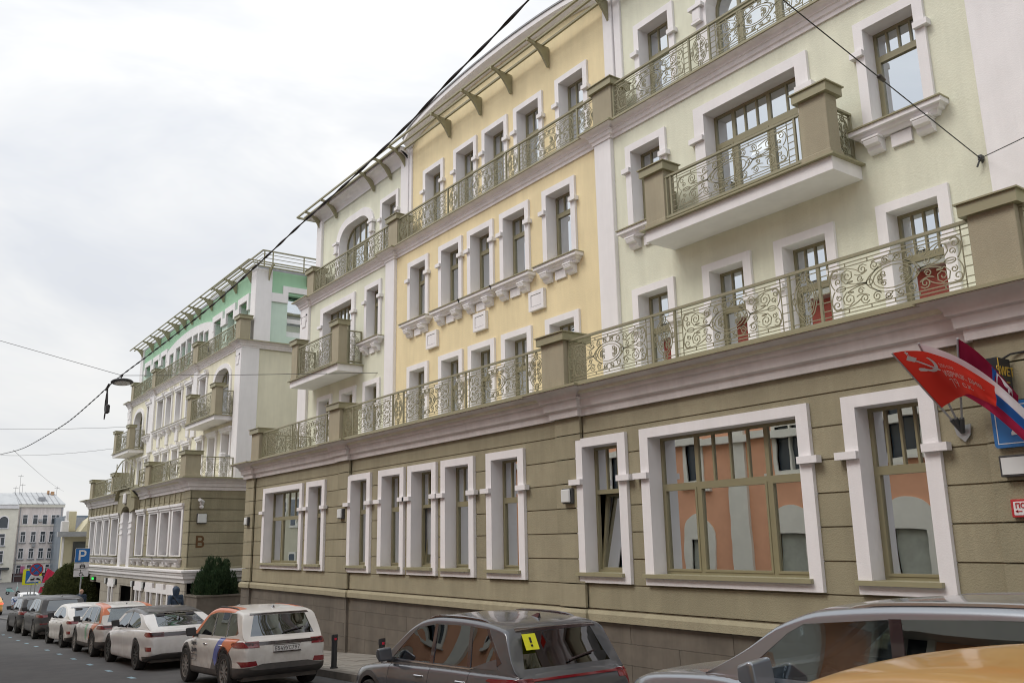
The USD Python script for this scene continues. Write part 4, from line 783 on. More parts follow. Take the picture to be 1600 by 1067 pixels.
def wheel(parent, X, Y, r, w, nsp, rim):
    g = group_part(parent, 'wheel'); s = 1 if Y > 0 else -1
    UsdGeom.Xformable(stage.GetPrimAtPath(g)).AddTranslateOp().Set(Gf.Vec3d(X, Y, r))
    key = (r, w, nsp, s)
    if key not in _wheels:
        ri = r*0.70; tp = [(ri, -w/2+.01), (r*0.93, -w/2), (r*0.985, -w/2+.025), (r, -w/2+.05), (r, w/2-.05), (r*0.985, w/2-.025), (r*0.93, w/2), (ri, w/2-.01)]
        ty = lathe(tp+[tp[0]], 36)
        dish = lathe([(0.0, .02), (ri*0.3, .025), (ri*0.92, -.02), (ri*1.0, w/2-.03), (ri*1.02, w/2-.012), (ri*0.93, w/2-.02), (ri*.88, -.035), (0, -.04)], 30)
        sp = []
        for k in range(nsp):
            a = 2*math.pi*k/nsp; n = 2 if nsp < 9 else 1
            for d in ((-0.13, 0.13) if n == 2 else (0,)):
                b = bx(ri*0.12, ri*0.97, -.017, .017, w/2-.055, w/2-.025); b.apply_transform(trimesh.transformations.rotation_matrix(a+d*0.9, [0, 0, 1])); sp.append(b)
        hub = lathe([(0, w/2-.02), (ri*.2, w/2-.022), (ri*.24, w/2-.05), (0, w/2-.05)], 16)
        R = trimesh.transformations.rotation_matrix(-s*math.pi/2, [1, 0, 0])
        back = lathe([(0, -.05), (ri*.98, -.05), (ri*.98, -.04), (0, -.04)], 20)
        out = [ty, cat(dish, hub, *sp), back]
        for m in out: m.apply_transform(R)
        _wheels[key] = out
    ty, rm, bk = _wheels[key]
    part(g, 'tyre', ty, K['tyre'], smooth=35, local=True); part(g, 'rim', rm, rim, smooth=35, local=True); part(g, 'brake_disc', bk, K['smoke'], local=True)
_shape = {}
def car(name, label, cate, spec, x0, y0, body, pieces=(), group=None, wheels=dict(n=5, rim='rim'), tint='car', rails=None, face=180.0, roofcol=None, detail=1, plate=None, cladding=True, handles=True, dz=0.0):
    sp = dict(spec); L0, H0 = spec['L'], spec['H']; L, H, W = sp.get('L2', L0), sp.get('H2', H0), sp['W']; sx, sz = L/L0, H/H0
    sc = lambda pts: [(a*sx, b*sz) for a, b in pts]
    belt, under, hw, roof = (PchipInterpolator(*zip(*q)) for q in (sc(sp['belt']), sc(sp['under']), [(a*sx, b) for a, b in sp['hw']], sc(sp['roof'])))
    rx0, rx1 = sp['roof'][0][0]*sx, sp['roof'][-1][0]*sx; rmax = max(b for _, b in sp['roof'])*sz; w2 = W/2
    def lower(o, top=0.0):
        def half(x):
            w, b, s = float(hw(x))*w2+o, float(belt(x))+o, float(under(x))-o; h = b-s
            return chaikin([(0, s), (w*.82, s), (w*.95, s+.02), (w*.985, s+.12*h), (w*.992, s+.30*h), (w*.975, s+.45*h), (w, s+.66*h), (w*1.0, s+.78*h), (w*.965, b-.045), (w*.93, b-.012), (w*.86, b+.004), (w*.45, b+.022), (0, b+.03)], 2)
        xs = np.unique(np.concatenate([np.linspace(0, .25, 7), np.linspace(.25, L-.5, 34), np.linspace(L-.5, L, 12)])); xs = xs.copy()
        q = xs.astype(float); e = np.where(q < L/2, -o, o)*np.clip(np.abs(q-L/2)/(L/2), 0, 1)**8
        m = loft(list(xs), half); return m if o == 0 else m.warp_batch(lambda p: p+np.stack([np.interp(p[:, 0], xs, e), 0*p[:, 0], 0*p[:, 0]], 1))
    def green(o, drop=0.12):
        wg = lambda x: float(hw(x))*w2*.925
        def half(x):
            b, r = float(belt(x)), max(float(roof(x)), float(belt(x))+.004)+o; w0 = wg(x)+o; k = np.clip((r-b)/(rmax-b+1e-6), 0, 1); w1 = w0+(sp['topw']*W/1.83-w0)*k**1.1; h = r-b
            return chaikin([(0, b-drop), (w0, b-drop), (w0, b), (w0*.985, b+.12*h), (w1+(w0-w1)*.12, b+.80*h), (w1, b+.92*h), (w1*.93, r-.012), (w1*.55, r+.012*k), (0, r+.02*k)], 2)
        xs = np.linspace(rx0+.005, rx1-.005, 46)
        return loft(list(xs), half)
    key = (id(spec), L, H, W)
    if key not in _shape:
        _shape[key] = (lower(0), green(0), lower(.006), green(.006), lower(-.02), green(-.006), green(-.014), green(-.055, .42), green(-.022))
    Lo, Gr, Lp, Gp, Li, Gm, Gn, Gc, Gi = _shape[key]
    win = [prism(sc(p), y0_, y1_, 'y') for p in sp['side'] for y0_, y1_ in ((.33, 1.3), (-1.3, -.33))]
    zb, zt, wb, wt = sp['rear']; rearw = prism([(-wb, zb*sz), (wb, zb*sz), (wt, zt*sz), (-wt, zt*sz)], -.1, 1.5*sx if spec is FAST or sp.get('fast') else .75, 'x')
    fz, fzt, fb, ft = sp['front']; frontw = prism([(-fb, fz*sz), (fb, fz*sz), (ft, fzt*sz), (-ft, fzt*sz)], 2.2*sx, L, 'x')
    wins = MF.batch_boolean(win+[rearw, frontw], manifold3d.OpType.Add)
    wr, ws = sp['wr'], [a*sx for a in sp['wheels']]
    wells = [MF.cylinder(.42, wr+.055, wr+.055, 36).rotate([90, 0, 0]).translate([a, s*(w2+.08)+(.42 if s < 0 else 0)+(0 if s < 0 else 0), wr]) for a in ws for s in (-1, 1)]
    wells = MF.batch_boolean(wells, manifold3d.OpType.Add)
    solid, solidp = Lo+Gr, Lp+Gp
    seams = []
    if detail:
        zt_, zb_ = .985*sz, .36*sz
        for (xx,) in sp['seam']:
            for s in (-1, 1): seams.append(prism([(xx*sx-.004, zb_), (xx*sx+.004, zb_), (xx*sx+.004, zt_+.02), (xx*sx-.004, zt_+.02)], *((.4, 1.3) if s > 0 else (-1.3, -.4)), 'y'))
    cutters = wells+(wins-Gi if False else wins)+Gc
    bodym = solid-cutters
    if seams: bodym = bodym-(MF.batch_boolean(seams, manifold3d.OpType.Add)-Li)
    slope = math.degrees(math.atan((zs(x0)-zs(x0-L))/L)) if face == 180.0 else 0.0
    xc = x0-L/2 if face == 180.0 else x0
    c = thing(name, label, cate, (x0, y0, zs(xc)+(zs(x0)-zs(x0-L))/2*(1 if face == 180.0 else 0)+dz), face, group, ry=slope)
    P = lambda n, m, mt, parent=c, smooth=32, lab=None: part(parent, n, m, mt, smooth=smooth, label=lab, local=True)
    P('body', bodym, K[body])
    gs = (Gm-Gn); gl = dark_glass if tint == 'dark' else car_glass
    for p in sp['side']:
        for a, b in ((.33, 1.3), (-1.3, -.33)): P('side_window', gs ^ prism(sc(p), a, b, 'y'), gl if not (tint == 'rear' and p is not sp['side'][0]) else dark_glass)
    P('rear_window', gs ^ rearw, dark_glass if tint in ('dark', 'rear') else car_glass); P('windscreen', gs ^ frontw, car_glass)
    fl = [prism([(-w2, .2), (w2, .2), (w2, .6*sz), (-w2, .6*sz)], .3, L-.6, 'x')]
    seats = []
    for X in (2.05, 1.15):
        for Y in (-.38, .38): seats += [cbx(X*sx-.16, X*sx, Y-.25, Y+.25, .62*sz, 1.22*sz, .05), cbx(X*sx-.15, X*sx-.04, Y-.12, Y+.12, 1.2*sz, 1.38*sz, .04)]
    P('seats', cat(*seats), K['seat']); P('dashboard', cbx(2.75*sx, 3.0*sx, -.62, .62, .8*sz, 1.02*sz, .05), K['seat'])
    t = np.linspace(0, 2*np.pi, 21)[:-1]; P('steering_wheel', tube(np.stack([2.62*sx+.07*np.cos(t), .38+.18*np.sin(t), .98*sz+.17*np.cos(t)], 1), .017, 6, True), K['seat'])
    if cladding:
        ring = [MF.cylinder(2.6, wr+.125, wr+.125, 40).rotate([90, 0, 0]).translate([a, 1.3, wr]) for a in ws]
        cl = MF.batch_boolean(ring+[prism([(ws[0], .1), (ws[1], .1), (ws[1], .40*sz), (ws[0], .40*sz)], -1.3, 1.3, 'y')], manifold3d.OpType.Add)
        P('cladding', (solidp ^ cl)-wells-Li, K['clad'])
    for X in ws:
        for s in (-1, 1): wheel(c, X, s*(w2-.125), wr, .235, wheels['n'], K[wheels['rim']])
    P('underbody', bx(.25, L-.3, -w2*.8, w2*.8, .20, .34), K['clad'])
    for n, mt, kind, poly, *rest in [('pillar_trim', 'smoke', 'side', q, {'in': .45}) for q in sp['pillars']]+list(pieces):
        o = rest[0] if rest else {}
        if kind == 'side': tools = [prism(sc(poly), *((o.get('in', .3), 1.4) if s > 0 else (-1.4, -o.get('in', .3))), 'y') for s in (1, -1)]
        elif kind == 'rear': tools = [prism([(a*W/1.83*s, b*sz) for a, b in poly], -.3, o.get('to', .5)*sx, 'x') for s in ((1, -1) if o.get('pair') else (1,))]
        elif kind == 'front': tools = [prism([(a*W/1.83*s, b*sz) for a, b in poly], L-o.get('to', .6), L+.2, 'x') for s in ((1, -1) if o.get('pair') else (1,))]
        elif kind == 'top': tools = [prism([(a*sx, b*W/1.83*s) for a, b in poly], o.get('z', 1.3)*sz, 2.2, 'z') for s in ((1, -1) if o.get('pair') else (1,))]
        for tl in tools:
            m = (solidp ^ tl)-(Li if kind != 'top' else Gn)-wells
            if o.get('win', True): m = m-wins
            if not m.is_empty(): P(n, m, K[mt])
    for s in (-1, 1):   # mirrors
        X, Z, ms = sp.get('mirror', 2.93)*sx, 1.04*sz, sp.get('msize', 1.0)
        mm = MF.batch_hull([MF.sphere(.028*ms, 12).translate([X+dx*ms*.8, s*(w2*.93+.05+dy*ms*.9), Z+.02+dz*ms*.85]) for dx, dy, dz in ((-.05, 0, 0), (-.05, .17, .0), (-.05, .19, .13), (-.05, .02, .14), (.07, .03, .02), (.08, .14, .03), (.07, .15, .10), (.06, .03, .11))])
        mr = P('mirror', mm.refine(2) if False else mm, K['silver'] if body == 'silver' else (K['grey'] if body == 'grey' else K['clad']), smooth=60); P('mirror_arm', bx(X-.02, X+.04, min(s*w2*.86, s*(w2*.93+.06)), max(s*w2*.86, s*(w2*.93+.06)), Z-.03, Z+.03), K['clad'], mr)
        if handles:
            for X in (1.02, 2.02): P('door_handle', cbx(X*sx+.02, X*sx+.2, s*(w2*.975)-.02, s*(w2*.975)+.035, .875*sz, .90*sz, .008), K['chrome'] if handles == 'chrome' else K[body])
    if rails:
        for s in (-1, 1):
            xs = np.linspace(.75*sx, 2.35*sx, 14); u = np.linspace(0, 1, 14); lift = .045*np.clip(np.minimum(u, 1-u)*9, 0, 1)
            yy = s*(sp['topw']*W/1.83-.06)
            P('roof_rail', tube(np.stack([xs, 0*xs+yy, roof(xs)-.05+lift], 1), .018, 6), K[rails])
    if detail:
        P('roof_fin', MF.hull_points(np.array([(.72*sx, -.03, float(roof(.72*sx))), (.72*sx, .03, float(roof(.72*sx))), (.92*sx, 0, float(roof(.92*sx))+.005), (.70*sx, 0, float(roof(.72*sx))+.075), (.76*sx, 0, float(roof(.76*sx))+.065)])), K['smoke'])
        xr, zr = (.30*sx, 1.14*sz)
        P('wiper', tube([(xr-.14*sx, .0, zr-.02), (xr-.12*sx, -.1, zr), (xr-.09*sx, -.42, zr+.05)], .012, 5), K['smoke'])
    if plate:
        zc, xp, yoff = plate.get('z', .80)*sz, plate.get('x', -.02), plate.get('y', 0)
        p = P('number_plate', cbx(xp, xp+.02, yoff-.26, yoff+.26, zc-.056, zc+.056, .004), K['plate'], smooth=False); P('plate_frame', cat(bx(xp-.004, xp+.022, yoff-.275, yoff+.275, zc-.075, zc-.057), bx(xp-.002, xp+.018, yoff-.275, yoff+.275, zc+.057, zc+.066)), K['smoke'], p, smooth=False)
        tm = meshkit.text_mesh(plate['text'], .072, .004, False); v = tm.vertices; cx = (v[:, 0].min()+v[:, 0].max())/2; k = .49/(v[:, 0].max()-v[:, 0].min())
        P('plate_text', trimesh.Trimesh(np.stack([xp-v[:, 2]-.001, yoff-(v[:, 0]-cx)*min(k, 1.0), zc-.036+v[:, 1]], 1), tm.faces, process=False), K['smoke'], p, smooth=False)
    return c
# rear light bar with red ends, dark bumper, lower lamps (crossover with the coloured films)
bar = [('light_bar', 'smoke', 'rear', [(-.74, .90), (.74, .90), (.80, .965), (-.80, .965)], dict(to=.3)), ('tail_light', 'red', 'side', [(-.05, .86), (-.05, .985), (.50, .965), (.56, .93), (.42, .865)], dict(**{'in': .52})),
       ('rear_bumper', 'clad', 'rear', [(-1, .1), (1, .1), (1, .47), (.62, .50), (.45, .545), (-.45, .545), (-.62, .50), (-1, .47)], dict(to=.52)), ('fog_lamp', 'red', 'rear', [(.55, .52), (.83, .50), (.86, .60), (.58, .61)], dict(to=.45, pair=True))]
spoil = ('spoiler', 'smoke', 'rear', [(-.60, 1.475), (.60, 1.475), (.58, 1.515), (-.58, 1.515)], dict(to=.62, win=False))
S1 = dict(SUV, L2=4.3, H2=1.54)
e5 = car('carsharing_crossover', 'dirty white carsharing crossover with orange and blue stripes and lettered front door', 'car', S1, -16.85, 6.72, 'white', bar+[spoil,
    ('orange_stripe', 'orange', 'side', [(.30, 1.03), (.98, 1.03), (1.30, .60), (.98, .60), (.72, .70)]), ('blue_stripe', 'blue', 'side', [(.99, 1.03), (1.30, 1.03), (1.62, .62), (1.45, .47), (1.31, .60)]), ('dark_stripe', 'charcoal', 'side', [(1.47, .46), (1.63, .61), (1.72, .40), (1.35, .38), (1.32, .58)]),
    ('orange_pillar', 'orange', 'side', [(3.34, .97), (3.05, 1.02), (2.52, 1.41), (2.42, 1.475), (1.9, 1.535), (.98, 1.53), (.86, 1.54), (.80, 1.7), (3.4, 1.7)], dict(**{'in': .50}))],
    wheels=dict(n=10, rim='rim'), rails='clad', plate=dict(text='Е549УС797', z=.82, y=-.02, x=-.03), tint='rear', handles='chrome')
def car_text(c, s, h, X, Y, Z):
    m = meshkit.text_mesh(s, h, .004, True); v = m.vertices
    part(c, 'door_lettering', trimesh.Trimesh(np.stack([X-v[:, 0], Y+v[:, 2], Z+v[:, 1]], 1), m.faces, process=False), K['smoke'], local=True)
car_text(e5, 'Яндекс', .075, 2.98, .922, .80); car_text(e5, 'Драйв', .085, 2.98, .922, .665)
part(e5, 'door_sticker', cat(bx(2.62, 2.99, .915, .921, .50, .515), bx(2.62, 2.99, .915, .921, .60, .615), bx(2.62, 2.635, .915, .921, .515, .60), bx(2.975, 2.99, .915, .921, .515, .60), bx(2.88, 2.89, .915, .921, .515, .60)), K['smoke'], local=True)
S3 = dict(SUV, L2=4.6, H2=1.54)
car('carsharing_crossover', 'dirty white carsharing crossover with an orange pillar and green flash', 'car', S3, -29.3, 6.72, 'white', bar[:1]+[('tail_light', 'red', 'side', [(-.05, .86), (-.05, .985), (.40, .975), (.42, .87)], dict(**{'in': .45})), bar[2], spoil,
    ('orange_stripe', 'orange', 'side', [(.42, 1.03), (.98, 1.03), (1.45, .55), (1.12, .55)]), ('orange_pillar', 'orange', 'side', [(.98, 1.04), (.42, 1.04), (.86, 1.54), (.98, 1.56), (3.3, 1.7), (1.6, 1.7), (.5, 1.7), (.3, 1.3), (.3, 1.04)], dict(**{'in': .50})), ('green_stripe', 'mint', 'side', [(1.62, .98), (1.86, .98), (1.95, .55), (1.75, .48)])], wheels=dict(n=10, rim='rim'), tint='car')
FZ = dict(FAST, L2=5.35, H2=1.49, fast=True)
fpieces = [('light_bar', 'smoke', 'rear', [(-.80, .855), (.80, .855), (.82, .95), (-.82, .95)], dict(to=.3)), ('tail_light', 'red', 'side', [(-.1, .85), (-.1, .955), (.30, .96), (.36, .90), (.20, .85)], dict(**{'in': .55})), ('rear_bumper', 'clad', 'rear', [(-1, .1), (1, .1), (.9, .36), (.55, .44), (-.55, .44), (-.9, .36)], dict(to=.45)), ('reflector', 'red', 'rear', [(.78, .50), (.86, .50), (.86, .60), (.78, .60)], dict(to=.4, pair=True)),
           ('spoiler', 'smoke', 'rear', [(-.62, 1.385), (.62, 1.385), (.56, 1.425), (-.56, 1.425)], dict(to=1.5, win=False)), ('black_roof', 'charcoal', 'top', [(1.2, -.7), (3.2, -.7), (3.2, .7), (1.2, .7)], dict(z=1.36, win=True))]
car('white_liftback', 'low white liftback with a black roof and sloping rear window, ahead of the striped crossover', 'car', FZ, -23.7, 6.80, 'white2', fpieces, wheels=dict(n=10, rim='rimdark'), tint='car', cladding=False, handles=False)
FS = dict(FAST, L2=4.95, H2=1.45, W=1.86, fast=True)
car('white_coupe_sedan', 'white coupe-roofed sedan with a dark rear window, between dark SUV and striped crossover', 'car', FS, -34.6, 6.75, 'white', fpieces[1:4]+[fpieces[4]], wheels=dict(n=5, rim='rimdark'), tint='dark', cladding=False, handles=True)
SP = dict(SUV, L2=4.85, H2=1.68, W=1.94, wr=.38)
dk = [('tail_light', 'red', 'side', [(-.05, .84), (-.05, .93), (.50, .95), (.46, .86)], dict(**{'in': .45})), bar[2], ('reflector', 'red', 'rear', [(.50, .58), (.80, .58), (.80, .62), (.50, .62)], dict(to=.4, pair=True)), spoil, ('exhaust_tip', 'chrome', 'rear', [(.45, .30), (.62, .30), (.62, .38), (.45, .38)], dict(to=.4, pair=True))]
car('dusty_suv', 'dusty dark grey SUV with wide flat red tail lights', 'car', SP, -41.1, 6.78, 'dark', dk, wheels=dict(n=10, rim='rim'), tint='dark', cladding=False)
SO = dict(SUV, L2=4.5, H2=1.62)
car('dusty_crossover', 'dusty dark crossover with tall upright red tail lights, foremost car of the row', 'car', SO, -46.4, 6.72, 'dark', [('tail_light', 'red', 'side', [(-.05, .84), (-.05, .96), (.40, .98), (.62, 1.40), (.70, 1.40), (.52, .95), (.42, .84)], dict(**{'in': .45})), bar[2], spoil], wheels=dict(n=5, rim='rimdark'), tint='dark', cladding=False)
SG = dict(SUV, L2=4.35, H2=1.565, W=1.84)
gl = car('grey_crossover', 'clean dark grey crossover with black roof rails and yellow sticker in the rear window', 'car', SG, -8.10, 6.75, 'grey', [('light_bar', 'red', 'rear', [(-.80, .945), (.80, .945), (.83, .972), (-.83, .972)], dict(to=.3)), ('tail_light', 'red', 'side', [(-.1, .90), (-.1, .985), (.56, .965), (.60, .94), (.26, .89), (.14, .68), (.05, .68), (.02, .88)], dict(**{'in': .62})), bar[2], spoil,
    ('window_trim', 'chrome', 'side', [(3.0, 1.035), (3.0, 1.05), (1.0, 1.05), (.50, 1.18), (.50, 1.165), (1.0, 1.035)], dict(**{'in': .6})), ('quarter_panel', 'grey', 'side', [(.96, 1.06), (.50, 1.18), (.47, 1.10), (.42, 1.06)], dict(win=False))], wheels=dict(n=5, rim='rimdark'), rails='smoke', tint='rear', handles='chrome')
def rear_sign(c, yc, zc, s, x):
    ang = math.atan2(.5, .25)
    def put(m): 
        v = m.vertices; m.vertices = np.stack([x+(v[:, 2])*math.cos(ang)-.0-v[:, 1], -v[:, 0]+yc, zc+v[:, 2]*math.sin(ang)], 1); return m
    b = cbx(-s/2, s/2, 0, .004, -s/2, s/2, .001); v, f, _ = meshkit.arrays(b); b = trimesh.Trimesh(v, f, process=False)
    p = part(c, 'window_sticker', put(b), M['signyellow'], local=True)
    part(p, 'exclamation_mark', put(cat(bx(-.013, .013, .006, .012, -.01, .055), bx(-.013, .013, .006, .012, -.055, -.03))), M['signblack'], local=True)
rear_sign(gl, .47, 1.30, .19, .275)
tm = meshkit.text_mesh('0', .05, .004, False)
part(gl, 'badge', MF.cylinder(.012, .075, .075, 24).scale([1, .6, 1]).rotate([0, -90, 0]).translate([.035, 0, .80]), K['chrome'], local=True)
SS = dict(SUV, L2=5.45, H2=1.64, W=1.92, wr=.37, belt=[(0, .86), (.05, .95), (.13, 1.0), (.5, 1.02), (1.5, 1.02), (2.6, 1.02), (3.05, 1.05), (3.3, 1.075), (3.9, 1.045), (4.15, .98), (4.3, .88), (4.4, .74)], roof=SUV['roof'][:-4]+[(2.45, 1.61), (2.76, 1.51), (3.04, 1.30), (3.38, 1.08)], side=[[(3.06, 1.09), (2.70, 1.42), (2.58, 1.49), (1.99, 1.53), (1.94, 1.06)]]+SUV['side'][1:], mirror=2.82, msize=1.3)
car('silver_suv', 'silver grey SUV with chrome roof rails and a visible steering wheel, beside the flags', 'car', SS, -1.27, 6.85, 'silver', [('window_trim', 'chrome', 'side', [(3.05, 1.03), (3.05, 1.05), (.5, 1.05), (.5, 1.03)], dict(**{'in': .6})),
    ('head_lamp', 'lamp', 'front', [(.45, .72), (.85, .66), (.86, .80), (.5, .82)], dict(to=.55, pair=True))] , wheels=dict(n=5, rim='rim'), rails='chrome', tint='rear', handles='chrome', dz=.10)
FT = dict(FAST, L2=4.7, H2=1.64, W=1.86, fast=True)
car('yellow_taxi', 'yellow taxi passing close by, only its roof in view at the bottom right', 'car', FT, 0.72, 3.55, 'taxi', [], wheels=dict(n=5, rim='rim'), tint='car', cladding=False, dz=.05)
# far traffic
for nm, lb, spc, x, y, col, lit in (('distant_taxi', 'far yellow taxi with a lit tail lamp at the left edge of the street', FT, -84.5, 8.5, 'taxi', True), ('distant_hatchback', 'far white car parked just beyond the person in the patterned jacket', S1, -93, 12.4, 'white2', False), ('distant_van', 'far dark SUV beyond the no stopping sign', SP, -105, 16.4, 'dark', False), ('distant_crossover', 'far dark crossover partly hidden by the round bush', SO, -99, 17.6, 'dark', False)):
    car(nm, lb, 'car', dict(spc), x, y, col, ([('tail_light', 'redlit' if lit else 'red', 'side', [(-.1, .80), (-.1, .92), (.34, .92), (.30, .82)], dict(**{'in': .5}))]), tint='dark', detail=0, cladding=False, handles=False)

# ---------------------------------------------------------------- buildings across the street and far down the street
M['brick'] = look('orange_painted_brick', (0.76, 0.39, 0.23), 0.85, 0.06, 1.5, 0.4, 30)
M['redwall'] = look('red_painted_wall', (0.52, 0.12, 0.085), 0.85, 0.06, 1.5, 0.3, 30)
M['offwhite'] = look('off_white_plaster', (0.72, 0.69, 0.60), 0.85, 0.06, 1.5, 0.2, 30)
M['cream'] = look('cream_plaster', (0.56, 0.52, 0.38), 0.88, 0.05, 1.0, 0.3, 30, stain=0.06)
M['shade'] = look('drawn_window_shade', (0.42, 0.43, 0.36), 0.6, 0.15, 2.0)
M['pink'] = look('pink_beige_plaster', (0.76, 0.69, 0.66), 0.9, 0.06, 0.35, 0.3, 20, stain=0.14)
M['roofmetal'] = look('grey_sheet_roof', (0.42, 0.44, 0.46), 0.5, 0.0, 0.6, color2=(0.55, 0.57, 0.59))
M['rust'] = look('rust_patch', (0.42, 0.25, 0.14), 0.8, 0.3, 2.0)
M['farwin'] = look('dark_window_glass', (0.055, 0.065, 0.075), 0.12)
M['greyglass'] = look('blue_grey_facade_glass', (0.16, 0.20, 0.24), 0.25, 0.2, 0.4)
OP = thing('brick_house', 'low orange and red brick house across the street, mirrored in the shop windows', 'building', (-10, -3.2, 0))
YO = -3.2
def face_out(m):   # mirror a facade that faces -y so that it faces +y at YO
    v = m.vertices.copy(); v[:, 1] = 2*YO-v[:, 1]; return trimesh.Trimesh(v, m.faces[:, ::-1], process=False)
ow, oz = [x for x in np.arange(-31.1, 7, 4.2)], 0.55
hol = []
for x in ow: hol += [rect(x-.5, x+.5, zs(x)+1.2, zs(x)+2.8), rect(x-.5, x+.5, zs(x)+4.95, zs(x)+6.45)]
part(OP, 'wall', face_out(ext_y(rect(-36, 9, -2.2, 5.6).difference(unary_union(hol)), YO, YO+.3)), M['brick'])
part(OP, 'upper_wall', face_out(ext_y(rect(-36, 9, 5.6, 10.8).difference(unary_union(hol)), YO, YO+.3)), M['redwall'])
for x in ow:
    w = part(OP, 'window', face_out(ext_y(arch_poly(x-.85, x+.85, zs(x)+1.0, zs(x)+3.75, .85, .85).difference(rect(x-.5, x+.5, zs(x)+1.2, zs(x)+2.8)), YO-.06, YO+.1)), M['offwhite'])
    part(w, 'pane', face_out(flat_y(rect(x-.5, x+.5, zs(x)+1.2, zs(x)+2.8), YO+.08)), M['shade'])
    w = part(OP, 'window', face_out(cat(ext_y(rect(x-.65, x+.65, zs(x)+4.8, zs(x)+6.6).difference(rect(x-.5, x-.03, zs(x)+4.95, zs(x)+6.45)).difference(rect(x+.03, x+.5, zs(x)+4.95, zs(x)+6.45)), YO-.05, YO+.1), bx(x-.8, x+.8, YO-.15, YO, zs(x)+4.7, zs(x)+4.8))), M['offwhite'])
    part(w, 'pane', face_out(flat_y(rect(x-.5, x+.5, zs(x)+4.95, zs(x)+6.45), YO+.08)), M['farwin'])
    part(OP, 'pilaster', face_out(bx(x+1.7, x+2.5, YO-.12, YO, -2.2, 10.3)), M['offwhite'])
part(OP, 'cornice', face_out(cat(bx(-36.3, 9.3, YO-.5, YO+.3, 10.3, 10.8), bx(-36.2, 9.2, YO-.25, YO, 5.0, 5.25))), M['offwhite'])
part(OP, 'roof', trimesh.Trimesh(np.array([[-36.4, YO+.6, 10.8], [9.4, YO+.6, 10.8], [9.4, YO-5, 12.6], [-36.4, YO-5, 12.6], [9.4, YO-10.6, 10.8], [-36.4, YO-10.6, 10.8]]), np.array([[0, 1, 2], [0, 2, 3], [3, 2, 4], [3, 4, 5]]), process=False), M['flash'])
part(OP, 'end_wall', cat(bx(-36, -35.7, YO-10, YO-.3, -2.2, 10.8), bx(8.7, 9, YO-10, YO-.3, -2.2, 10.8), bx(-36, 9, YO-10.3, YO-10, -2.2, 10.8)), M['brick'])
OC = thing('cream_house', 'cream plastered house across the street beyond the brick one', 'building', (-55, -3.2, zs(-55)))
part(OC, 'wall', bx(-76, -36.2, YO-10, YO, -3.2, 6.5), M['cream'])
for x in np.arange(-73, -37, 3.0):
    for z in (-0.8, 3.0):
        w = part(OC, 'window', bx(x-.65, x+.65, YO, YO+.06, z-.1, z+2.0), M['offwhite']); part(w, 'pane', bx(x-.5, x+.5, YO+.06, YO+.07, z+.05, z+1.85), M['farwin'])
part(OC, 'roof', cat(bx(-76.3, -36.0, YO-10.3, YO+.4, 6.5, 6.8)), M['flash'])
# pink-beige tenement at the end of the street: it faces +x
PX = -205.0; zg = -4.75
PK = thing('tenement', 'far pink beige five storey tenement with a grey sheet metal roof', 'building', (PX, 28, zg))
def xwin(b, X, yc, z0, w, h, kind='std', sill=True):
    f = cat(bx(X, X+.10, yc-w/2-.12, yc-w/2, z0-.1, z0+h+.1), bx(X, X+.10, yc+w/2, yc+w/2+.12, z0-.1, z0+h+.1), bx(X, X+.10, yc-w/2, yc+w/2, z0+h, z0+h+.1), bx(X, X+.10, yc-w/2, yc+w/2, z0-.1, z0), bx(X, X+.09, yc-.05, yc+.05, z0, z0+h*(.68 if kind != 'one' else 0.01)), bx(X, X+.09, yc-w/2, yc+w/2, z0+h*.68, z0+h*.72))
    wn = part(b, 'window', f, M['white']); part(wn, 'pane', bx(X+.01, X+.03, yc-w/2, yc+w/2, z0, z0+h), M['farwin'])
    if sill: part(wn, 'sill', bx(X, X+.3, yc-w/2-.25, yc+w/2+.25, z0-.24, z0-.1), M['flash'])
part(PK, 'wall', bx(PX-12, PX, 23.6, 31.9, zg-.5, 10.6), M['pink'])
part(PK, 'cornice', cat(bx(PX, PX+.35, 23.6, 32.1, 9.95, 10.55), bx(PX, PX+.12, 23.6, 31.9, 6.15, 6.35), bx(PX, PX+.15, 23.6, 31.9, -1.2, -0.95)), M['offwhite'])
part(PK, 'shop_front', bx(PX, PX+.2, 23.6, 31.9, zg-.5, zg+1.6), look('maroon_plinth', (0.07, 0.035, 0.035), 0.6))
for r, (z0, h) in enumerate(((6.6, 1.75), (3.0, 2.0), (-0.35+.1, 1.95), (-3.55+.1, 1.9))):
    for q, y in enumerate((25.0, 26.85, 28.6, 30.15, 30.95)):
        if r >= 2 and q == 4: continue
        xwin(PK, PX, y-0.35*r*0.28, z0-(0.0), 0.62 if q > 2 else .78, h, 'one' if r == 0 else 'std', r > 0)
for y in (25.4, 27.3): part(PK, 'shop_window', bx(PX+.05, PX+.12, y-.38, y+.38, -4.35+.9, -1.75), look('pink_poster_%d' % int(y), (0.45, 0.13, 0.25), 0.5, 0.5, 2.0))
for y, z in ((26.9, 2.0), (30.2, 2.0), (27.75, 7.0)): part(PK, 'air_conditioner', cbx(PX+.1, PX+.5, y-.3, y+.3, z, z+.55, .03), M['grey'])
for y in (24.0, 31.6): part(PK, 'downpipe', tube([(PX+.2, y, 10.2), (PX+.2, y, zg)], .09, 6), M['flash'])
part(PK, 'roof', trimesh.Trimesh(np.array([[PX+.5, 22.9, 10.55], [PX+.5, 32.2, 10.55], [PX-5.5, 30.6, 13.2], [PX-5.5, 22.9, 13.2], [PX-12.5, 22.9, 10.5], [PX-12.5, 32.2, 10.5]]), np.array([[0, 1, 2], [0, 2, 3], [3, 2, 5], [3, 5, 4], [1, 5, 2]]), process=False), M['roofmetal'])
for k in range(8):
    y = 23.4+k*1.0; part(PK, 'roof_seam', tube([(PX+.5, y+.6, 10.62), (PX-5.5, y-.2, 13.25)], .05, 4), M['flash'])
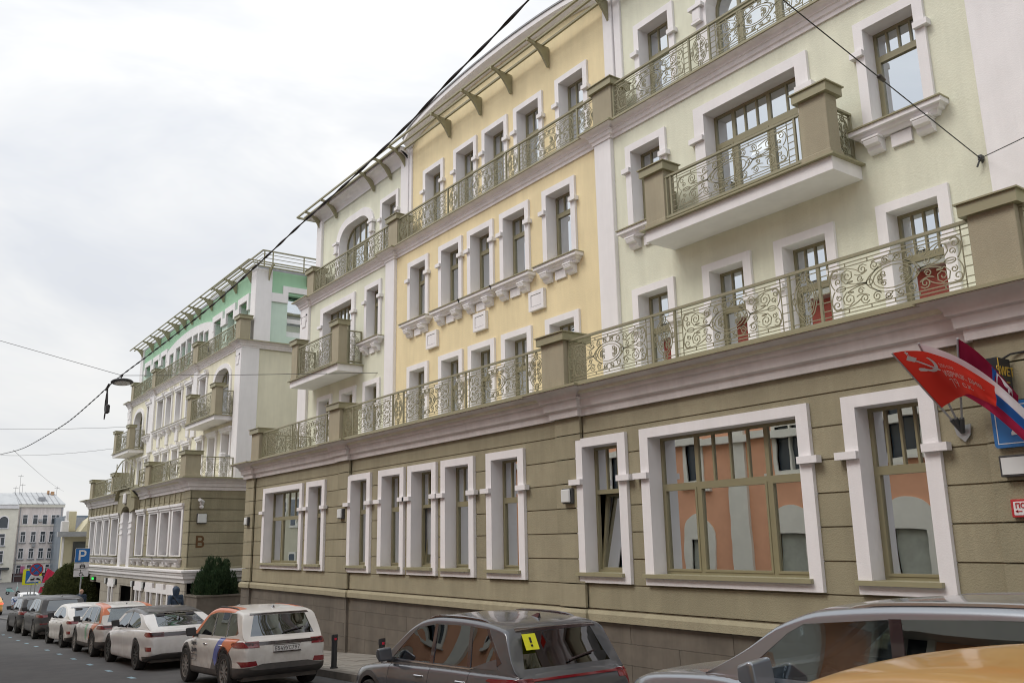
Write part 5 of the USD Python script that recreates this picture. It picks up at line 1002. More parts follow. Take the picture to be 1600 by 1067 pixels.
part(PK, 'dormer', cat(cbx(PX-2.4, PX-1.0, 27.2, 28.5, 11.3, 12.1, .05), bx(PX-1.0, PX-.98, 27.5, 28.2, 11.45, 11.95)), M['flash'])
part(PK, 'chimney', cat(cbx(PX-5, PX-4.4, 29.2, 29.6, 12.9, 13.6, .03), cbx(PX-5, PX-4.2, 29.9, 30.5, 12.7, 13.4, .03)), M['rust'])
for y, h in ((23.9, 4.0), (24.4, 2.2), (30.9, 1.7), (23.2, 1.6)): part(PK, 'antenna', cat(tube([(PX-4, y, 12.6), (PX-4, y, 12.8+h)], .035, 4), bx(PX-4.02, PX-3.98, y-.5, y+.5, 12.4+h, 12.46+h)), M['dark'])
LW = thing('white_house', 'far white plastered house with an arched window at the left edge', 'building', (PX+1.2, 18, zg))
part(LW, 'wall', bx(PX-10, PX+1.2, 12.0, 23.55, zg-.5, 10.4), M['offwhite'])
part(LW, 'cornice', bx(PX+1.2, PX+1.5, 12, 23.55, 9.6, 10.3), M['white'])
part(LW, 'roof', trimesh.Trimesh(np.array([[PX+1.6, 12, 10.4], [PX+1.6, 23.4, 10.4], [PX-5, 23.2, 13.0], [PX-5, 12, 13.0]]), np.array([[0, 1, 2], [0, 2, 3]]), process=False), M['roofmetal'])
for z0, h in ((2.4, 2.2), (-0.9, 2.2), (-3.9, 2.0)):
    for y in (20.9, 18.4): xwin(LW, PX+1.2, y, z0, 1.3, h)
for y in (21.1,):
    w = part(LW, 'arched_window', ext_x(affinity.translate(arch_poly(-.95, .95, 0, 2.6, .95, .95), y, 5.6).difference(affinity.translate(arch_poly(-.75, .75, .15, 2.4, .75, .75), y, 5.6)), PX+1.2, PX+1.35), M['white'])
    part(w, 'pane', ext_x(affinity.translate(arch_poly(-.75, .75, .15, 2.4, .75, .75), y, 5.6), PX+1.21, PX+1.25), M['farwin'])
part(LW, 'shop_canopy', cbx(PX+1.2, PX+2.2, 14, 22.8, -2.35, -1.9, .05), M['dark'])
YH = thing('cream_annexe', 'small cream house with a grey gutter edge beyond the green topped building', 'building', (-66, 12, -2.8))
part(YH, 'wall', bx(-66.5, -66, 10.35, 18, -3.2, 2.45), M['cream'])
part(YH, 'roof', ext_x(Polygon([(11.3, 2.4), (18, 2.4), (18, 5.6), (14.6, 5.6), (12.0, 3.5)]), -69.0, -66.6), M['cream'])
part(YH, 'gutter', cat(bx(-65.95, -65.5, 10.0, 18.3, 2.42, 2.75)), M['flash'])
w = part(YH, 'window', ext_x(sbox(11.05, .55, 12.05, 2.1).difference(sbox(11.15, .65, 11.95, 2.0)), -66, -65.9), M['dark']); part(w, 'pane', bx(-65.99, -65.97, 11.15, 11.95, .65, 2.0), M['farwin'])
part(YH, 'downpipe', tube([(-65.85, 10.4, 2.4), (-65.9, 10.42, 2.0), (-65.9, 10.42, -3)], .07, 6), M['white'])
GB = thing('glass_block', 'far blue grey glass office block above the cream house', 'building', (-190, 40, -4.7))
part(GB, 'wall', bx(-205, -190, 30.3, 52, -5, 7.8), M['greyglass'])
for z in np.arange(-2, 7, 1.6): part(GB, 'facade_rail', bx(-190, -189.9, 30.3, 52, z, z+.2), M['grey'])
part(GB, 'stair_tower', bx(-191, -188, 30.0, 33.2, -5, 7.4), M['flash'])
RS = thing('rooftop_plant', 'white ventilation boxes and pipe on the roof edge of the cream house', 'ventilation', (-68, 11, 2.7))
part(RS, 'duct', cat(cbx(-68.4, -67.8, 10.55, 11.0, 2.7, 3.5, .04), cbx(-68.3, -67.9, 10.8, 10.95, 3.4, 4.2, .03)), M['signwhite']); part(RS, 'chimney', cbx(-69.2, -68.6, 11.0, 11.55, 2.8, 4.2, .04), M['cream'])

# ---------------------------------------------------------------- greenery
M['yew'] = leaf_look('yew_needles', (0.018, 0.040, 0.018), (0.052, 0.090, 0.040))
M['thuja'] = leaf_look('clipped_bush_leaves', (0.045, 0.060, 0.022), (0.135, 0.15, 0.058))
M['bark'] = look('bark', (0.07, 0.055, 0.04), 0.9, 0.2, 8.0)
M['moss'] = look('planter_soil_with_moss', (0.035, 0.04, 0.018), 0.95, 0.3, 9.0)
def leaves(P, D, ln, wd, rg):
    n = len(P); r = rg.normal(size=(n, 3)); s = np.cross(D, r); s /= np.linalg.norm(s, axis=1, keepdims=True)+1e-9
    L, Wd = ln*rg.uniform(.7, 1.3, (n, 1)), wd*rg.uniform(.7, 1.3, (n, 1)); nz = np.cross(D, s)
    v = np.stack([P-s*Wd*.3, P+s*Wd*.3, P+D*L*.55+s*Wd*.5+nz*Wd*.2, P+D*L, P+D*L*.55-s*Wd*.5+nz*Wd*.2], 1).reshape(-1, 3); b = np.arange(n)[:, None]*5
    return trimesh.Trimesh(v, np.vstack([b+[0, 1, 2], b+[0, 2, 4], b+[2, 3, 4]]), process=False)
def bush(name, label, c, rx, ry, h, n, mat, ln, wd, seed, upright=0.4, group=None, lumps=40, catg='shrub', ball=False):
    rg = np.random.default_rng(seed); t = thing(name, label, catg, c, group=group); c = np.array(c)
    u = rg.normal(size=(lumps, 3)); u /= np.linalg.norm(u, axis=1, keepdims=True); u[:, 2] = np.abs(u[:, 2])*1.0
    cen = u*rg.uniform(.55, .86, (lumps, 1)); rad = rg.uniform(.16, .30, lumps)
    k = rg.integers(0, lumps, n); d = rg.normal(size=(n, 3)); d /= np.linalg.norm(d, axis=1, keepdims=True)
    q = cen[k]+d*(rad[k]*rg.uniform(.6, 1.0, n)**.5)[:, None]; q[:, 2] = np.abs(q[:, 2])
    if ball:
        d = rg.normal(size=(n, 3)); d /= np.linalg.norm(d, axis=1, keepdims=True); d[:, 2] = np.abs(d[:, 2]); u = d; k = np.arange(n)
        q = d*((0.80+0.30*meshkit.fbm(d*3.2+seed, 3, seed))*rg.uniform(.80, 1.0, n)**.6)[:, None]; q[:, :2] *= (1-0.12*(q[:, 2:]<.15))
    P = c+q*[rx, ry, h]; D = d*(1-upright)+np.array([0, 0, 1.0])*upright+u[k]*.35; D /= np.linalg.norm(D, axis=1, keepdims=True)
    part(t, 'crown', leaves(P, D, ln, wd, rg), M[mat])
    br = [tube([c+[0, 0, -.05], c+cen[i]*[rx, ry, h]*.5+[0, 0, .05], c+cen[i]*[rx, ry, h]*.9], [.035, .022, .008], 5) for i in range(min(lumps, 16))]
    core = trimesh.creation.icosphere(2, 1.0); core.vertices = c+[0, 0, .1]+core.vertices*[rx*.5, ry*.5, h*.3]+[0, 0, h*.36]
    part(t, 'trunk', cat(br), M['bark']); part(t, 'inner_foliage', core, M[mat]); return t
bush('clipped_bush', 'big round clipped dark green bush behind the parking sign', (-57.5, 9.75, -2.5), 2.3, 1.75, 3.5, 60000, 'thuja', .075, .05, 3, .12, lumps=160, ball=True)
M['plantwall'] = look('planter_granite', (0.145, 0.125, 0.105), 0.6, 0.12, 6.0, 0.1, 60, stain=0.15)
pb = thing('planter', 'long dark granite planter with the bigger yew between the two buildings', 'planter', (-36.4, 11.8, zs(-36)))
part(pb, 'planter_wall', cat(bx(-37.2, -35.7, 10.52, 10.7, -2.0, -.27), bx(-35.88, -35.7, 10.7, 13.6, -2.0, -.27), bx(-37.2, -35.7, 13.42, 13.6, -2.0, -.27)), M['plantwall'])
part(pb, 'planter_coping', cat(bx(-37.24, -35.66, 10.48, 10.74, -.27, -.21), bx(-35.92, -35.66, 10.74, 13.64, -.27, -.21)), M['granite'])
part(pb, 'soil', bx(-37.2, -35.88, 10.7, 13.42, -2.0, -.30), M['moss'])
pb2 = thing('planter', 'raised dark granite planter with the smaller yew nearer the entrance', 'planter', (-36.2, 15.2, zs(-36)))
part(pb2, 'planter_wall', bx(-37.2, -35.5, 13.64, 17.5, -2.0, .22), M['plantwall']); part(pb2, 'planter_coping', bx(-37.24, -35.45, 13.62, 17.5, .221, .28), M['granite'])
bush('yew_shrub', 'bushy dark yew in the long granite planter at the building corner', (-36.45, 11.45, -.32), .88, .84, 1.5, 20000, 'yew', .13, .02, 5, .72, lumps=64)
bush('yew_shrub', 'slim dark yew half hidden behind the main building corner', (-36.2, 15.0, .2), .62, .62, 1.75, 9000, 'yew', .12, .02, 6, .8, lumps=40)
hr = thing('stair_handrail', 'pair of steel tube handrails on the steps between the buildings', 'handrail', (-34, 11, -1.3))
for z in (-.55, -.72): part(hr, 'rail_tube', tube([(-35.3, 11.2, z-.35), (-34.6, 11.9, z), (-32.0, 14.5, z+1.0)], .025, 8), M['steel'])
for k in range(3): part(hr, 'post', tube([(-34.9+k*.9, 11.6+k*.9, -1.6+k*.3), (-34.9+k*.9, 11.6+k*.9, -.6+k*.35)], .02, 6), M['steel'])
st = thing('steps', 'granite steps rising between the two buildings', 'steps', (-33, 12, -1.4))
for k in range(7): part(st, 'step', bx(-35.4, -30.6, 11.6+k*.36, 20, -2.2, zs(-33)+.14+.15*(k+1)), M['granite'])

# ---------------------------------------------------------------- wall lamps, cameras, signs on the brown wall
def wall_lamp(x, y, z, s, label, group=None, face='y'):
    t = thing('wall_lamp', label, 'lamp', (x, y, z), group=group)
    if face == 'y':
        part(t, 'housing', cbx(x-s/2-.02, x+s/2+.02, y-.07, y, z-s/2-.02, z+s/2+.02, .01), M['dark']); part(t, 'diffuser', cbx(x-s/2, x+s/2, y-.12, y-.071, z-s/2, z+s/2, .015), M['lampglass'])
    else:
        part(t, 'housing', cbx(x, x+.07, y-s/2-.02, y+s/2+.02, z-s/2-.02, z+s/2+.02, .01), M['dark']); part(t, 'diffuser', cbx(x+.071, x+.12, y-s/2, y+s/2, z-s/2, z+s/2, .015), M['lampglass'])
YW = P0-0.10
wall_lamp(-13.26+.55, YW-.001, 2.47, .24, 'square wall lamp on the brown pilaster right of the five narrow windows')
wall_lamp(-23.45+.9, YW-.001, 2.48, .24, 'square wall lamp on the brown pilaster left of the five narrow windows')
wall_lamp(-30.1, YW-.001, 2.48, .24, 'square wall lamp at the left corner of the main building')
wall_lamp(XBR+.03, 10.98, 2.78, .36, 'square wall lamp above the bronze letter on the brown corner', face='x')
for k, x in enumerate((-51.75, -49.55, -45.85, -43.75)): wall_lamp(x, Q0-.09, -.05, .26, ('small wall lamp beside the green lit sign', 'small wall lamp right of the far white window frame', 'small wall lamp left of the middle white window frame', 'small wall lamp right of the middle white window frame')[k])
sc_ = thing('security_camera', 'white dome and bullet camera on the brown corner above the letter', 'camera', (XBR+.03, 10.98, 3.4))
part(sc_, 'mount', cbx(XBR+.02, XBR+.16, 10.86, 11.02, 3.34, 3.5, .02), M['signwhite'])
part(sc_, 'camera_body', MF.cylinder(.3, .055, .065, 16).rotate([75, 0, 40]).translate([XBR+.18, 10.98, 3.45]), M['signwhite'], smooth=40); part(sc_, 'dome', MF.sphere(.09, 16).translate([XBR+.12, 10.93, 3.25]), M['signwhite'], smooth=40)
s2 = thing('security_camera', 'white bullet camera by the garage door at the far end of the wall', 'camera', (-57, Q0, -.75))
part(s2, 'camera_body', MF.cylinder(.45, .06, .07, 14).rotate([0, -80, 0]).translate([-57.1, Q0-.2, -.75]), M['signwhite'], smooth=40); part(s2, 'mount', bx(-57.15, -57.05, Q0-.22, Q0-.08, -.85, -.7), M['signwhite'])
s3 = thing('security_camera', 'white camera on a bracket beside the french window under the balcony', 'camera', (-38.2, Q1, 5.5))
part(s3, 'camera_body', cbx(-38.5, -38.15, Q1-.45, Q1-.2, 5.4, 5.62, .04), M['signwhite']); part(s3, 'bracket', bx(-38.2, -38.12, Q1-.25, Q1, 5.44, 5.5), M['grey'])
M['green_lit'] = emit_look('green_sign_light', (0.05, 1.0, 0.12), 1.6)
for x, lb in ((-54.95, 'green lit box sign above the garage door'), (-57.75, 'green lit box sign at the far corner of the wall')):
    t = thing('exit_sign', lb, 'sign', (x, Q0, -.02)); part(t, 'housing', cbx(x-.34, x+.34, Q0-.2, Q0-.081, -.12, .10, .01), M['black']); part(t, 'lit_panel', bx(x-.22, x+.26, Q0-.206, Q0-.201, -.06, .05), M['green_lit'])
sb = thing('blade_sign', 'black box sign with gold lettering jutting from the wall behind the flags', 'sign', (-4.7, 10.45, 3.4))
part(sb, 'box', cbx(-4.76, -4.62, 10.12, 10.42, 3.20, 3.62, .006), M['signblack']); part(sb, 'wall_arm', bx(-4.71, -4.67, 10.42, P0, 3.5, 3.54), M['dark'])
gold = look('gold_lettering', (0.55, 0.36, 0.05), 0.4)
tt = text_x('SWET', .105, -4.619, 10.27, 3.415, False); part(sb, 'lettering', tt, gold); part(sb, 'subtitle', bx(-4.619, -4.615, 10.17, 10.35, 3.335, 3.345), gold)
tr = [bx(-4.62, -4.612, 10.125, 10.132, 3.21, 3.61)]; part(sb, 'edge_trim', cat(tr), gold)
cw_ = single('sign_cable', tube([(-4.68, 10.3, 3.60), (-4.6, 10.42, 3.68), (-4.3, P0-.06, 3.70), (-3.6, P0-.06, 3.72)], .012, 6), M['black'], 'black cable running from the black box sign along the wall', 'cable')
sn = thing('house_number_sign', 'blue house number plate with a thin white border behind the tricolour flag', 'sign', (-4.6, P0-.1, 3.0))
part(sn, 'plate', ext_y(sbox(-4.90, 2.62, -4.15, 3.14).buffer(.0).buffer(-.04).buffer(.04), P0-.17, P0-.10), look('house_number_blue', (0.03, 0.16, 0.42), 0.4))
g = sbox(-4.86, 2.66, -4.19, 3.10); part(sn, 'border', ext_y(g.difference(g.buffer(-.010)), P0-.173, P0-.171), M['signwhite']); part(sn, 'number', text_y('4', .2, -4.62, P0-.171, 2.72), M['signwhite'])
sl = thing('light_box', 'blank white light box with a dark frame under the flags at the right edge', 'sign', (-4.5, P0-.1, 2.5))
part(sl, 'frame', cbx(-4.86, -4.2, P0-.22, P0-.096, 2.29, 2.53, .008), M['dark']); part(sl, 'panel', bx(-4.835, -4.225, P0-.225, P0-.221, 2.315, 2.505), M['lampglass'])
sr = thing('red_bordered_sign', 'white sign with red border, red lettering and an arrow at the right edge', 'sign', (-4.5, P0-.1, 2.0))
part(sr, 'plate', cbx(-4.83, -4.1, P0-.15, P0-.096, 1.84, 2.04, .006), M['signred']); part(sr, 'face', ext_y(sbox(-4.80, 1.865, -4.13, 2.015).buffer(-.01).buffer(.01), P0-.154, P0-.151), M['signwhite'])
part(sr, 'lettering', cat(text_y('ПОДЪЕЗД', .055, -4.775, P0-.155, 1.945, True, center=False), text_y('1', .035, -4.66, P0-.155, 1.88, True), bx(-4.775, -4.71, P0-.159, P0-.155, 1.903, 1.912), ext_y(Polygon([(-4.785, 1.9075), (-4.755, 1.925), (-4.755, 1.89)]), P0-.159, P0-.155)), M['signred'])

# ---------------------------------------------------------------- flags
def cloth(A, Bp, C, D, wave, n=33, m=17, bulge=(0, 0, 0), sag=0.0):
    """Sheet between hoist A (top) - Bp (bottom) and fly D (top) - C (bottom)."""
    A, Bp, C, D = map(lambda p: np.array(p, float), (A, Bp, C, D))
    def S(u, v):
        u, v = np.asarray(u, float)[..., None], np.asarray(v, float)[..., None]
        p = (1-u)*(1-v)*A+(1-u)*v*Bp+u*v*C+u*(1-v)*D
        p = p+np.array(bulge)*np.sin(np.pi*u)*(1-v)+np.array([0, 0, 1.0])*sag*np.sin(np.pi*u)*v
        return p+np.array([0.25, -1.0, 0.12])*wave*(np.sin(u*9.5+v*2.2)+0.45*np.sin(u*21-v*5.0)+0.3*np.sin(u*5+v*11))*np.minimum(1, u*2.2)*(0.45+0.55*v)
    return S
def cloth_mesh(S, u0=0, u1=1, v0=0, v1=1, n=37, m=15, off=0.0):
    u, v = np.meshgrid(np.linspace(u0, u1, n), np.linspace(v0, v1, m), indexing='ij'); P = S(u, v).reshape(-1, 3)
    i, j = np.meshgrid(np.arange(n-1), np.arange(m-1), indexing='ij'); i, j = i.ravel(), j.ravel(); a, b, c, d = i*m+j, (i+1)*m+j, (i+1)*m+j+1, i*m+j+1
    return trimesh.Trimesh(P, np.vstack([np.stack([a, b, c], 1), np.stack([a, c, d], 1)]), process=False)
def cloth_print(S, g, off=0.003):
    """A flat print (polygon in u, v) laid on the street side of the cloth."""
    out = []
    for p in polys(g):
        p = p.segmentize(0.02); v, f = trimesh.creation.triangulate_polygon(p, engine='earcut'); v, f = np.asarray(v), np.asarray(f)
        e = 1e-3; P = S(v[:, 0], v[:, 1]); N = np.cross(S(v[:, 0]+e, v[:, 1])-P, S(v[:, 0], v[:, 1]+e)-P); N /= np.linalg.norm(N, axis=1, keepdims=True)+1e-12; N *= np.where(N[:, 1] > 0, -1, 1)[:, None]
        out.append(trimesh.Trimesh(P+N*off, f, process=False))
    return cat(out)
def glyphs(s, h, u, v, asp, bold=True, shear=0.0):
    m = meshkit.text_mesh(s, 1.0, .1, bold); keep = m.face_normals[:, 2] > .9; g = unary_union([Polygon(t[:, :2]) for t in m.triangles[keep]])
    x0 = g.bounds[0]
    return affinity.affine_transform(g, [h*asp, 0, 0, -h, u-x0*h*asp, v])
def fabric(name, c): return usdkit.material(stage, f'/World/Looks/{name}', {'d': ('principled_bsdf', {'base_color': c, 'roughness': 0.8, 'specular_ior_level': 0.2}), 't': ('translucent_bsdf', {'color': c}), 'm': ('mix_closure', {'fac': 0.35})}, [('d.BSDF', 'm.closure1'), ('t.BSDF', 'm.closure2')], surface='m.closure')
FR, FW, FB, FC, FR2 = fabric('red_flag_cloth', (0.58, 0.035, 0.022)), fabric('white_flag_cloth', (0.66, 0.64, 0.68)), fabric('blue_flag_cloth', (0.025, 0.11, 0.38)), fabric('crimson_flag_cloth', (0.20, 0.008, 0.035)), fabric('tricolour_red_cloth', (0.36, 0.015, 0.06))
silver = look('flag_print_silver', (0.52, 0.50, 0.52), 0.7); pinkp = look('flag_print_pink', (0.55, 0.30, 0.28), 0.7)
hb = thing('flag_holder', 'grey steel three socket flag holder on the brown wall', 'flag holder', (-5.3, YW, 2.83))
part(hb, 'bracket_plate', ext_y(Polygon([(-5.40, 2.93), (-5.20, 2.95), (-5.22, 2.82), (-5.29, 2.74), (-5.38, 2.83)]), P0-.06, P0-.041), M['grey'])
root = np.array([-5.30, P0-.07, 2.86]); tips = [np.array([-5.62, 9.70, 3.80]), np.array([-5.29, 9.72, 3.86]), np.array([-4.86, 9.78, 3.84])]
for tp in tips:
    d = (tp-root)/np.linalg.norm(tp-root); part(hb, 'socket', tube([root, root+d*.2], .028, 10), M['dark'])
def flag(name, label, tip, S, stripes, prints=()):
    d = (tip-root)/np.linalg.norm(tip-root); t = thing(name, label, 'flag', tuple(root+d*.2)); part(t, 'flagpole', tube([root+d*.12, tip], .013, 8), M['grey'])
    for k, (v0, v1, mt) in enumerate(stripes): part(t, 'cloth' if len(stripes) == 1 else 'stripe', cloth_mesh(S, v0=v0, v1=v1), mt, smooth=True)
    for n, g, mt in prints: part(t, n, cloth_print(S, g), mt)
    return t
def along(tip, k): return root+(tip-root)*k
SR = cloth(along(tips[0], 1.0), along(tips[0], .30), (-4.47, 9.60, 3.00), (-4.42, 9.55, 3.20), .055, bulge=(0.0, -.05, .16), sag=.13)
th_ = np.linspace(-0.9, 2.3, 20)
sickle = Polygon([(0.30+.115*math.cos(a), .25+.17*math.sin(a)) for a in th_]+[(0.285+.092*math.cos(a), .235+.135*math.sin(a)) for a in th_[::-1]]).buffer(0)
hammer = unary_union([LineString([(.16, .16), (.40, .38)]).buffer(.016), affinity.rotate(sbox(.115, .105, .215, .20), 38, origin=(.165, .15)), LineString([(.22, .375), (.175, .36)]).buffer(.03)])
flag('victory_banner', 'scarlet flag with silver hammer and sickle and lettering, nearest of the three flags', tips[0], SR, [(0, 1, FR)],
     [('emblem', unary_union([sickle, hammer]), silver), ('star', Polygon([(.16+.028*math.sin(k*math.pi/5)*(1 if k % 2 == 0 else .42)*1.0, 0.045-.05*math.cos(k*math.pi/5)*(1 if k % 2 == 0 else .42)) for k in range(10)]), silver),
      ('lettering', unary_union([glyphs('150 СТР.', .085, .44, .30, .34), glyphs('ИДРИЦК. ДИВ.', .135, .43, .52, .34), glyphs('79', .20, .44, .78, .36, False), glyphs('С.К.', .13, .60, .78, .40)]), pinkp)])
ST = cloth(along(tips[1], 1.0), along(tips[1], .55), (-4.20, 9.75, 2.50), (-4.16, 9.70, 2.86), .05, bulge=(.02, .02, .13), sag=.10)
flag('tricolour_flag', 'white, blue and red striped flag hanging behind the scarlet one', tips[1], ST, [(0, 1/3, FW), (1/3, 2/3, FB), (2/3, 1, FR2)])
SCR = cloth(along(tips[2], 1.0), along(tips[2], .40), (-4.42, 9.98, 2.90), (-4.36, 9.92, 3.12), .045, bulge=(-.02, 0, .10), sag=.06)
flag('crimson_flag', 'dark crimson flag with a small blue and white emblem, rearmost of the three', tips[2], SCR, [(0, 1, FC)], [('emblem', sbox(.70, .05, .92, .6), silver), ('emblem_border', sbox(.62, .02, .70, .7), FB)])

# ---------------------------------------------------------------- overhead cables and street lamp
wire = look('black_cable', (0.022, 0.021, 0.022), 0.6)
def spline(pts, n): 
    p = np.array(pts, float); t = np.concatenate([[0], np.cumsum(np.linalg.norm(np.diff(p, axis=0), axis=1))]); return PchipInterpolator(t, p)(np.linspace(0, t[-1], n))
CB = np.array([(-5.5, 7, 9.9), (-8.27, 7, 9.58), (-9.03, 7, 9.50), (-10.12, 7, 9.36), (-11.37, 7, 9.22), (-12.68, 7, 9.03), (-14.75, 7, 8.84), (-17.66, 7, 8.66), (-20.49, 7, 8.45), (-24.04, 7, 8.24), (-30.31, 7, 8.10), (-36.09, 7, 8.02), (-39.62, 7, 7.82), (-47.11, 7, 7.56), (-57.8, 7, 7.66), (-74.47, 7, 8.5), (-110, 7, 11.2)])

cb = thing('overhead_cable', 'thick black twisted cable bundle sagging along the street overhead', 'cable', (-36, 7, 8))
q = spline(CB, 700); ph = np.linspace(0, 1, 700)*np.linalg.norm(np.diff(CB, axis=0), axis=1).sum()*2*np.pi/1.7
q2 = spline(CB, 420); near = np.interp(q2[:, 0], [-110, -40, -36, -8], [.016, .016, .016, .014])
part(cb, 'cable_core', tube(q2, near, 6), wire, smooth=True)
for k in range(2): part(cb, 'cable_strand', tube(q+np.stack([0*ph, .018*np.cos(ph+k*np.pi), .018*np.sin(ph+k*np.pi)], 1), .010, 5), wire, smooth=True)
t = np.linspace(0, 1, 30); J = np.array([-37.4, 7, 7.97])
part(cb, 'cable_joint', cat(MF.hull_points(J+np.array([(-.4, .05, -.12), (.4, .05, .05), (-.35, -.05, -.1), (.35, -.05, .07), (0, .06, .07), (0, -.06, -.13)])), tube(J+np.stack([.22*np.sin(t*2*np.pi), 0*t, -.1-.95*np.sin(t*np.pi)], 1), .022, 5), tube(J+np.stack([.13*np.sin(t*2*np.pi+1)-.05, 0*t, -.1-1.2*np.sin(t*np.pi)], 1), .018, 5), cbx(J[0]+.05, J[0]+.3, 6.95, 7.1, J[2]-1.1, J[2]-.75, .04)), wire)
def sag(a, b, s, n=24):
    t = np.linspace(0, 1, n)[:, None]; p = np.array(a, float)*(1-t)+np.array(b, float)*t; p[:, 2] -= s*4*(t*(1-t))[:, 0]; return p
single('support_wire', tube(np.vstack([sag((-23.95, P1, 6.82), (-34.9, 7, 8.02), .02), sag((-34.9, 7, 8.02), (-42.2, -.6, 11.25), 0)[1:]]), .010, 5), wire, 'thin steel wire holding the street lamp, tied to the main building wall', 'wire')
single('span_wire', tube(sag((-57.9, Q1, 9.0), (-60.0, 3.0, 8.6), .1), .010, 5), wire, 'thin wire tied to the far corner of the green topped building', 'wire')
single('span_wire', tube(sag((-57.9, Q1-.9, 7.6), (-74.0, 7, 8.4), .15), .010, 5), wire, 'thin wire from the far balcony towards the thick cable', 'wire')
single('span_wire', tube(sag((-66.5, 7, 8.1), (PX+1, 31.5, 13.2), .3), .012, 5), wire, 'thin wire running down to the far tenement roof', 'wire')
wa, wb = np.array([-5.36, P1-.06, 6.83]), np.array([-5.56, 3.9, 8.85])
single('span_wire', tube(sag(wa, wb, .02, 30), .008, 5), wire, 'thin wire crossing in front of the big top window, with an insulator', 'wire')
single('span_wire', tube(sag(wa, tuple(wa+np.array([1.04, -1.1, -.38])*3), .02, 20), .007, 5), wire, 'thin wire leaving the wall hook towards the right edge', 'wire')
single('wall_hook', cat(tube([wa+[0, .06, -.05], wa+[0, 0, 0], wa+[-.05, -.02, -.12]], .014, 6), cbx(wa[0]-.03, wa[0]+.03, P1-.08, P1-.0, wa[2]-.03, wa[2]+.05, .008)), M['dark'], 'small dark wall hook where two wires meet on the pale wall', 'hook')
k = wa+(wb-wa)*.275; d_ = (wb-wa)/np.linalg.norm(wb-wa)
single('insulator', MF.batch_hull([MF.sphere(.028, 12).translate(list(k-d_*.05)), MF.sphere(.036, 12).translate(list(k+d_*.04))]), look('brown_insulator', (0.035, 0.025, 0.02), 0.4), 'dark egg shaped insulator on the wire before the big top window', 'insulator', smooth=40)
sl_ = thing('street_lamp', 'flat round dark street lamp hanging on a wire over the street', 'lamp', (-35.0, 7.0, 7.8))
for n_, pr, mt in (('lamp_body', [(0, .10), (.10, .095), (.18, .05), (.36, .01), (.40, -.03), (.36, -.06), (.28, -.07), (0, -.07)], M['dark']), ('diffuser', [(0, -.075), (.27, -.075), (.25, -.09), (0, -.095)], M['lampglass'])):
    m = lathe(pr[::-1], 28); m.apply_transform(trimesh.transformations.rotation_matrix(math.radians(9), [0.1, -1, 0])); m.apply_translation([-34.8, 7.0, 7.78]); part(sl_, n_, m, mt, smooth=40)
part(sl_, 'hanger', cat(tube([(-35.0, 7, 7.86), (-35.0, 7, 8.02)], .02, 6), cbx(-35.12, -34.88, 6.96, 7.04, 7.98, 8.06, .01)), M['dark'])

# ---------------------------------------------------------------- traffic signs, bollards
def post(t, x, y, z1, r=.035): part(t, 'pole', tube([(x, y, zs(x)-.05), (x, y, z1)], r, 10), M['grey'], smooth=40)
def plate(t, n, x, y, z, w, h, mt, r=.03, th=.02): return part(t, n, ext_x(affinity.translate(sbox(-w/2+r, -h/2+r, w/2-r, h/2-r).buffer(r), y, z), x, x+th), mt)
x = -52.0; y = 9.21
t = thing('parking_sign', 'blue square parking sign with two white plates below on a grey pole', 'sign', (x, y, zs(x))); post(t, x-.03, y+.03, 1.60)
plate(t, 'sign_panel', x, y, 1.30, .72, .72, M['signwhite']); plate(t, 'sign_face', x+.021, y, 1.30, .69, .69, M['signblue'], th=.003); part(t, 'letter', text_x('P', .50, x+.0245, y, 1.06, True, .004), M['signwhite'])
def carpic(x, y, z, s): return ext_x(affinity.translate(affinity.scale(unary_union([sbox(-.5, -.28, .5, .08), Polygon([(-.36, .05), (-.26, .36), (.26, .36), (.36, .05)]).difference(Polygon([(-.27, .09), (-.20, .28), (.20, .28), (.27, .09)])), sbox(-.46, -.44, -.28, -.28), sbox(.28, -.44, .46, -.28)]).difference(sbox(-.3, -.12, .3, -.06)), s, s, origin=(0, 0)), y, z), x, x+.004)
plate(t, 'lower_plate', x, y, .73, .72, .34, M['signwhite']); part(t, 'car_symbol', cat(carpic(x+.021, y+.04, .77, .26), ext_x(Polygon([(y-.35, .585), (y+.35, .645), (y+.35, .675), (y-.35, .615)]), x+.021, x+.025)), M['signblack'])
plate(t, 'lower_plate', x, y, .37, .72, .34, M['signwhite'])
ring_ = Point(0, 0).buffer(.10).difference(Point(0, 0).buffer(.072)).difference(sbox(0, 0, .2, .2))
part(t, 'wheelchair_symbol', ext_x(affinity.translate(unary_union([ring_, LineString([(-.03, .15), (-.01, .03), (.08, .02), (.11, -.07), (.15, -.06)]).buffer(.014), Point(-.035, .185).buffer(.024), LineString([(-.02, .09), (.06, .085)]).buffer(.011)]), y-.0, .33), x+.021, x+.025), M['signblack'])
x = -60.0; y = 8.19
t = thing('no_stopping_sign', 'round blue no stopping sign with a red cross and a tow truck plate', 'sign', (x, y, zs(x))); post(t, x-.03, y, .78)
disc = Point(0, 0).buffer(.36, 24); part(t, 'sign_panel', ext_x(affinity.translate(disc, y, .48), x, x+.02), M['signred'])
cr = unary_union([LineString([(-.3, -.3), (.3, .3)]).buffer(.035), LineString([(-.3, .3), (.3, -.3)]).buffer(.035)])
part(t, 'sign_face', ext_x(affinity.translate(Point(0, 0).buffer(.29, 24).difference(cr), y, .48), x+.021, x+.024), M['signblue'])
plate(t, 'lower_plate', x, y+.02, -.06, .66, .33, M['signwhite']); part(t, 'tow_truck_symbol', cat(ext_x(affinity.translate(unary_union([sbox(-.28, -.07, -.06, .02), sbox(-.12, .0, -.06, .08), Polygon([(0.0, .0), (.06, .07), (.16, .05), (.27, -.04), (.27, -.09), (0, -.02)])]), y, -.07), x+.021, x+.025)), M['signblack'])
